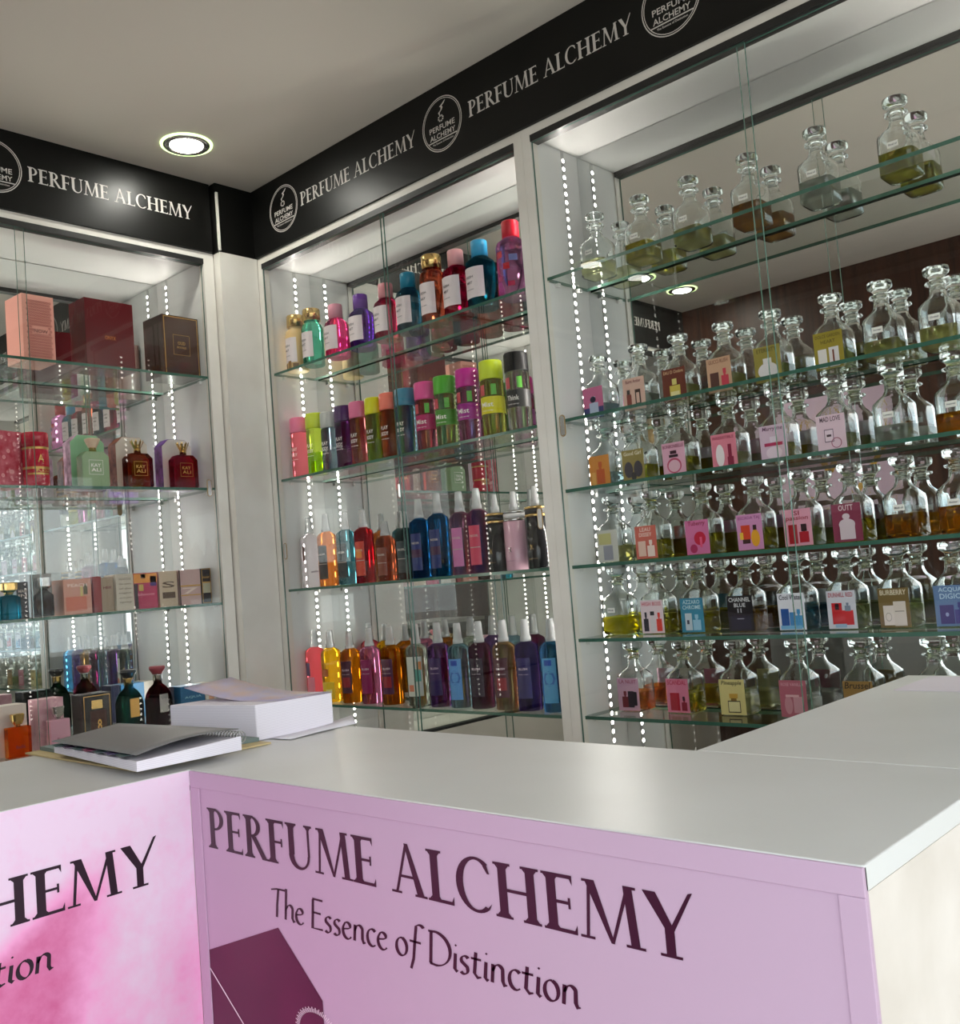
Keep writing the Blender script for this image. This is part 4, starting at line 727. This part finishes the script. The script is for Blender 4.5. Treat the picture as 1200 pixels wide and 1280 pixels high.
pbox(-2.060, 1.045, z3, 0.042, 0.05, 0.080, P('ivory_card', srgb(206, 196, 180), 0.45), 'ivory box with lines of small print on the third left shelf', 0.04, f_t(['SIGNATURE', 'the scent', 'of the', 'night', 'eau de parfum', 'spray'], F(130, 116, 100), .86, .13, .0045))
def ex_pr(mb, w, h): rect(mb, -w/2, h*.72, w/2, h*.98, F(226, 150, 70)); rect(mb, w*.2, h*.62, w*.46, h*.9, F(70, 50, 110)); rect(mb, -w/2, 0, -w*.34, h*.7, F(40, 30, 34)); rect(mb, -w*.3, h*.5, -w*.1, h*.68, F(200, 170, 90)); rect(mb, -w*.2, h*.85, 0, h*.97, F(70, 40, 90))
pbox(-2.060, 1.094, z3, 0.056, 0.05, 0.080, P('cerise_card', srgb(176, 40, 84), 0.35), 'cerise box with orange top stripe on the third left shelf', 0.0, f_t(['bloom'], F(226, 150, 170), .4, ex=ex_pr))
pbox(-2.060, 1.150, z3, 0.046, 0.05, 0.081, P('sand_card', srgb(196, 176, 152), 0.45), 'sand coloured box with large dark letter on the third left shelf', 0.03, f_t(['S', 'I'], F(90, 70, 56), .62, .3, .014))
def ex_pp(mb, w, h): rect(mb, -w/2, h*.52, w/2, h*.56, gold_ink); rect(mb, -w/2, h*.26, w/2, h*.29, gold_ink); rect(mb, -w/2, 0, -w*.44, h, F(60, 40, 40))
pbox(-2.060, 1.205, z3, 0.056, 0.05, 0.082, P('mauve_card', srgb(190, 160, 156), 0.4), 'mauve box with two gold lines on the third left shelf', 0.0, f_t(['7'], F(220, 200, 190), .4, hh=.014, ex=ex_pp))
def ex_g(mb, w, h): fr(mb, w, h, gold_ink, 0.001, 0.0015); rect(mb, -w/2+.003, h*.30, w/2-.003, h*.58, F(170, 165, 140)); rect(mb, -w/2+.003, h*.58, w/2-.003, h*.62, gold_ink)
pbox(-2.062, 1.2495, z3, 0.026, 0.05, 0.083, P('black_card', srgb(26, 20, 26), 0.3), 'black box with gold frame at the right end of the third left shelf', 0.0, f_t(['noir'], gold_ink, .75, ex=ex_g))
# lowest shelf
z4 = -0.284
o = pbox(-2.075, 0.797, z4, 0.058, 0.045, 0.102, P('white_card', srgb(222, 206, 196), 0.4), 'white box behind the orange bottle, lowest left shelf', 0.02)
def flask(x, y, w, h, body, capm, label, txt=None, tcol=None, capw=0.011):
    o = sideA(x, y, z4, label, 'perfume_bottle', 'bottle', 0.03)
    MB().box((-w/2, -0.010, 0), (w/2, 0.012, h), body).build('body', o, bevel=0.002)
    MB().loft([(h+.0002, .0055, 2), (h+.004, .006, 2), (h+.005, .008, 4), (h+.012, capw, 5), (h+.024, capw*1.15, 5), (h+.026, capw, 5)], capm, 16, c=(0, 0.001), sy=0.8, smooth=False).build('cap', o)
    if txt: mb = MB(); text(mb, txt, 0, h*0.35, w*0.4, 0.007, tcol, -0.0109); mb.build('label', o, recalc=False)
flask(-2.050, 0.797, 0.046, 0.060, tint('tangerine', (236, 120, 30)), M_gold, 'orange perfume bottle with gold cap before the white box', 'Bella', MAR)
pbox(-2.080, 0.877, z4, 0.054, 0.045, 0.104, P('pink_card', srgb(206, 150, 166), 0.4, noise=(60, srgb(220, 175, 185))), 'pink box behind the pale pink bottle, lowest left shelf', 0.02)
flask(-2.052, 0.879, 0.042, 0.062, P('pink_lacquer', srgb(205, 150, 170), 0.25), M_silver, 'pale pink perfume bottle with silver cap before the pink box', 'L', F(170, 110, 130))
o = pbox(-2.062, 0.968, z4, 0.066, 0.05, 0.102, P('coal_card', srgb(20, 18, 20), 0.25), 'black box with gold edged window on the lowest left shelf', 0.0, lambda mb, w, h: (fr(mb, w, h, gold_ink, .004, .0012), rect(mb, -.012, .07, .012, .088, M_gold), rect(mb, -.016, .01, .020, .066, F(60, 24, 14)), text(mb, '8', .004, .035, .009, .024, gold_ink, -0.0008)))
def carafe(y, body, capm, plate, label, h=0.146):
    o = sideA(-2.055, y, z4, label, 'perfume_bottle', 'bottle', 0.02)
    MB().loft([(0, .026, 4), (.003, .0275, 4), (.072, .0275, 4), (.084, .0255, 3), (.096, .0195, 2.5), (.104, .011, 2), (.110, .009, 2)], body, 32, sy=0.75).build('body', o)
    MB().loft([(.1102, .0102), (.124, .0098), (.126, .0115)], M_gold if plate is gold_ink else M_silver, 24).build('collar', o)
    MB().loft([(.1262, .0105), (.131, .013), (.137, .0175), (.142, .0178), (.144, .016)], capm, 24).build('stopper', o)
    mb = MB(); mb.box((-.010, -.0221, .042), (.011, -.0212, .082), plate); mb.build('label_plate', o)
carafe(1.038, tint('bottle_green', (14, 60, 46), lift=False), P('black_cap', (0.01, 0.01, 0.01), 0.3), gold_ink, 'bottle green carafe shaped perfume with gold label plate')
carafe(1.107, tint('burgundy', (90, 14, 28), lift=False), P('rose_cap', srgb(150, 66, 76), 0.4), M_silver, 'burgundy carafe shaped perfume with silver label plate and rose stopper')
pbox(-2.080, 1.1485, z4, 0.022, 0.05, 0.09, P('navy_card', srgb(20, 24, 50), 0.3), 'narrow navy box right of the burgundy perfume', 0.0)
pbox(-2.066, 1.199, z4, 0.062, 0.055, 0.088, P('blue_card', srgb(26, 96, 140), 0.35), 'blue box behind the thick book, lowest left shelf', 0.0, f_t(['AQUA'], F(150, 200, 220), .7))
pbox(-2.066, 1.2455, z4, 0.028, 0.05, 0.088, P('pale_card', srgb(210, 206, 196), 0.4), 'small pale box with peach spot at the right end, lowest left shelf', 0.0, lambda mb, w, h: rect(mb, -w*.2, h*.5, w*.3, h*.75, F(215, 160, 130)))

# ---------------------------------------------------------------- things on the counter
M_paper = P('paper_edges', srgb(226, 222, 230), 0.7)
def pages(name):
    mt = P(name, srgb(226, 220, 230), 0.75); n = mt.node_tree; b = n.nodes['Principled BSDF']
    t = n.nodes.new('ShaderNodeTexCoord'); w = n.nodes.new('ShaderNodeTexWave'); w.bands_direction = 'Z'; w.inputs['Scale'].default_value = 120; w.inputs['Distortion'].default_value = 1.5; n.links.new(t.outputs['Object'], w.inputs['Vector'])
    r = n.nodes.new('ShaderNodeValToRGB'); r.color_ramp.elements[0].color = (*srgb(220, 213, 224), 1); r.color_ramp.elements[1].color = (*srgb(236, 232, 240), 1); n.links.new(w.outputs['Fac'], r.inputs[0]); n.links.new(r.outputs[0], b.inputs['Base Color']); return mt
M_pages = pages('page_block')
tl, tf, tr_ = Vector((-1.212, 0.668)), Vector((-1.061, 0.701)), Vector((-1.048, 0.812)); bl = tl+(tr_-tf)
bx = thing('thick_book', (-1.12, 0.75, H), 'thick unbound book of white pages with a lifted cover lying on the counter', 'book')
loc = lambda p: (p[0]+1.12, p[1]-0.75)
pts = [loc(p) for p in (tl, tf, tr_, bl)]
mb = MB(); mb.prism(pts, 0.0005, 0.0455, M_pages, 'xy'); mb.build('page_block', bx, bevel=0.0015)
mb = MB(); n = 10; vs = []; fs = []
for i in range(n+1):                                  # cover sheet curling up at its left end
    t = i/n; z = 0.0462+0.022*max(0, (t-0.25)/0.75)**1.6; a = Vector(pts[2]).lerp(Vector(pts[3]), t*1.18); b = Vector(pts[1]).lerp(Vector(pts[0]), t*1.05)
    b = a.lerp(b, 0.72); vs += [(a.x, a.y, z), (b.x, b.y, z-0.004*t)]
for i in range(n): fs.append((2*i, 2*i+1, 2*i+3, 2*i+2))
mb.add(vs, fs, P('cover_card', srgb(196, 168, 158), 0.5, noise=(20, srgb(180, 172, 200))), True); o = mb.build('cover', bx, recalc=False); sd = o.modifiers.new('thick', 'SOLIDIFY'); sd.thickness = 0.001
mb = MB(); vs = []; fs = []
for i in range(n+1):                                  # loose sheet slipping out under the block
    t = i/n; z = 0.0010+0.010*(t**2); vs += [(-1.075+1.12+0.030*t, 0.716-0.75+0.125*t, z), (-1.020+1.12-0.012*t, 0.722-0.75+0.115*t, 0.0008+0.004*t*(1-t))]
for i in range(n): fs.append((2*i, 2*i+1, 2*i+3, 2*i+2))
mb.add(vs, fs, M_paper, True); o = mb.build('loose_sheet', None, (-1.12, 0.75, H), recalc=False); o.location.z += 0.001; tag(o, 'loose white sheet slipping out from under the thick book', 'paper'); sd = o.modifiers.new('thick', 'SOLIDIFY'); sd.thickness = 0.0005
# folder
kraft = P('kraft_card', srgb(206, 186, 140), 0.6, noise=(6, srgb(190, 170, 120)))
fo = MB().prism([(-0.150, -0.088), (0.150, -0.090), (0.152, 0.084), (-0.148, 0.084)], 0.0006, 0.0026, kraft, 'xy').build('card_folder', None, (-1.175, 0.611, H)); tag(fo, 'flat kraft card folder lying on the counter under the notebook', 'folder')
g_ = MB().prism([(-0.146, -0.070), (0.10, -0.080), (0.13, 0.082), (-0.140, 0.082)], 0.0027, 0.0075, P('teal_grey_card', srgb(110, 125, 122), 0.6), 'xy').build('inner_sheet', fo, (0, 0, 0))
nb = thing('spiral_notebook', (-1.118, 0.568, H+0.0078), 'grey covered spiral notebook with dark page tabs on the kraft folder', 'notebook')
q0 = [(-0.118, -0.045), (0.136, -0.068), (0.138, 0.058), (-0.134, 0.050)]
mb = MB()
vs = []; fs = []; N = 12
for i in range(N+1):                                   # page block, thicker towards the spiral at the right
    t = i/N; x0 = q0[0][0]+(q0[1][0]-q0[0][0])*t; y0 = q0[0][1]+(q0[1][1]-q0[0][1])*t; x1 = q0[3][0]+(q0[2][0]-q0[3][0])*t; y1 = q0[3][1]+(q0[2][1]-q0[3][1])*t
    vs += [(x0, y0, 0.0005), (x1, y1, 0.0005), (x1, y1, 0.012+0.004*t), (x0, y0, 0.009+0.002*t)]
for i in range(N):
    for j in range(4): fs.append((4*i+j, 4*i+(j+1) % 4, 4*i+4+(j+1) % 4, 4*i+4+j))
fs += [(0, 3, 2, 1), (4*N, 4*N+1, 4*N+2, 4*N+3)]
mb.add(vs, fs, M_pages); mb.build('page_block', nb)
mb = MB(); vs = []; fs = []
for i in range(N+1):
    t = i/N; x0 = q0[0][0]-0.006+(q0[1][0]-q0[0][0]+0.006)*t; y0 = q0[0][1]+(q0[1][1]-q0[0][1])*t; x1 = q0[3][0]-0.004+(q0[2][0]-q0[3][0])*t; y1 = q0[3][1]+(q0[2][1]-q0[3][1])*t
    for j in range(7):
        u = j/6; vs.append((x0+(x1-x0)*u, y0+(y1-y0)*u, 0.0135+0.006*u+0.004*t+0.005*math.sin(math.pi*u)*t))
for i in range(N):
    for j in range(6): fs.append((i*7+j, i*7+j+1, i*7+8+j, i*7+7+j))
mb.add(vs, fs, P('grey_cover', srgb(118, 116, 116), 0.5), True); o = mb.build('cover', nb, recalc=False); sd = o.modifiers.new('thick', 'SOLIDIFY'); sd.thickness = 0.0012
mb = MB(); seg = 10
for i in range(22):                                    # wire loops along the back right edge
    t = i/21; cx_ = 0.010+0.126*t; cyy = 0.0545+0.004*t; rad = 0.0065
    for j in range(seg):
        a0, a1 = 2*math.pi*j/seg, 2*math.pi*(j+1)/seg; w = 0.0007
        mb.add([(cx_-w, cyy+rad*math.cos(a0), 0.0145+rad*math.sin(a0)), (cx_+w, cyy+rad*math.cos(a0), 0.0145+rad*math.sin(a0)), (cx_+w, cyy+rad*math.cos(a1), 0.0145+rad*math.sin(a1)), (cx_-w, cyy+rad*math.cos(a1), 0.0145+rad*math.sin(a1))], [(0, 1, 2, 3)], M_silver)
o = mb.build('spiral_wire', nb, recalc=False); sd = o.modifiers.new('thick', 'SOLIDIFY'); sd.thickness = 0.001
for i in range(7):
    t = i/6; x = q0[0][0]+0.005+0.20*t; y = q0[0][1]-0.0042-0.018*t
    mb = MB().prism([(x, y), (x+0.022, y-0.006), (x+0.028, y+0.004), (x+0.006, y+0.010)], 0.0105+0.0008*i, 0.0111+0.0008*i, flat(*[(30, 70, 72), (60, 30, 70), (26, 60, 66), (120, 40, 80), (34, 66, 70), (56, 40, 90), (24, 60, 60)][i]), 'xy'); mb.build('page_tab', nb)
# flyer at the far right end of the return
mb = MB(); mb.box((-0.475, 1.240, 0.0003), (-0.245, 1.372, 0.0009), F(214, 206, 216))
mb.add([(x, y, 0.0012) for x, y in ((-0.405, 1.335), (-0.25, 1.335), (-0.25, 1.362), (-0.39, 1.362))], [(0, 1, 2, 3)], F(50, 130, 70))
def ftext(s, cx_, cyy, w, h, mat):
    v, f = text_geo(s); mb.add([(cx_+p[0]*w, cyy+p[1]*h, 0.0014) for p in v], f, mat)
ftext('SALE', -0.34, 1.282, 0.11, 0.022, RED); ftext('special offers', -0.33, 1.318, 0.12, 0.010, F(90, 90, 100)); ftext('%', -0.265, 1.282, 0.02, 0.022, F(120, 120, 150))
o = mb.build('flyer', None, (0, 0, H), recalc=False); tag(o, 'pale flyer with green block and red letters at the far end of the counter return', 'paper')

# ---------------------------------------------------------------- behind the viewer (seen only in the mirrors)
def poster(x0, x1, z0, z1, label):
    mb = MB().box((x0, -0.3598, z0), (x1, -0.354, z1), F(222, 196, 216)); g = P('gold_bar', srgb(200, 160, 70), 0.4, 0.4)
    for a, b, c_, d in ((.2, .85, .45, .35), (.45, .35, .7, .85), (.1, .2, .6, .1), (.62, .12, .9, .5)):
        xa, za, xb, zb = x0+(x1-x0)*a, z0+(z1-z0)*b, x0+(x1-x0)*c_, z0+(z1-z0)*d; w = 0.012
        mb.add([(xa-w, -0.3535, za), (xa+w, -0.3535, za), (xb+w, -0.3535, zb), (xb-w, -0.3535, zb)], [(0, 1, 2, 3)], g)
    tag(mb.build('poster', recalc=False), label, 'poster')
poster(-1.66, -1.22, 0.12, 0.56, 'pale pink poster with gold bars, seen only in the decanter cabinet mirror')
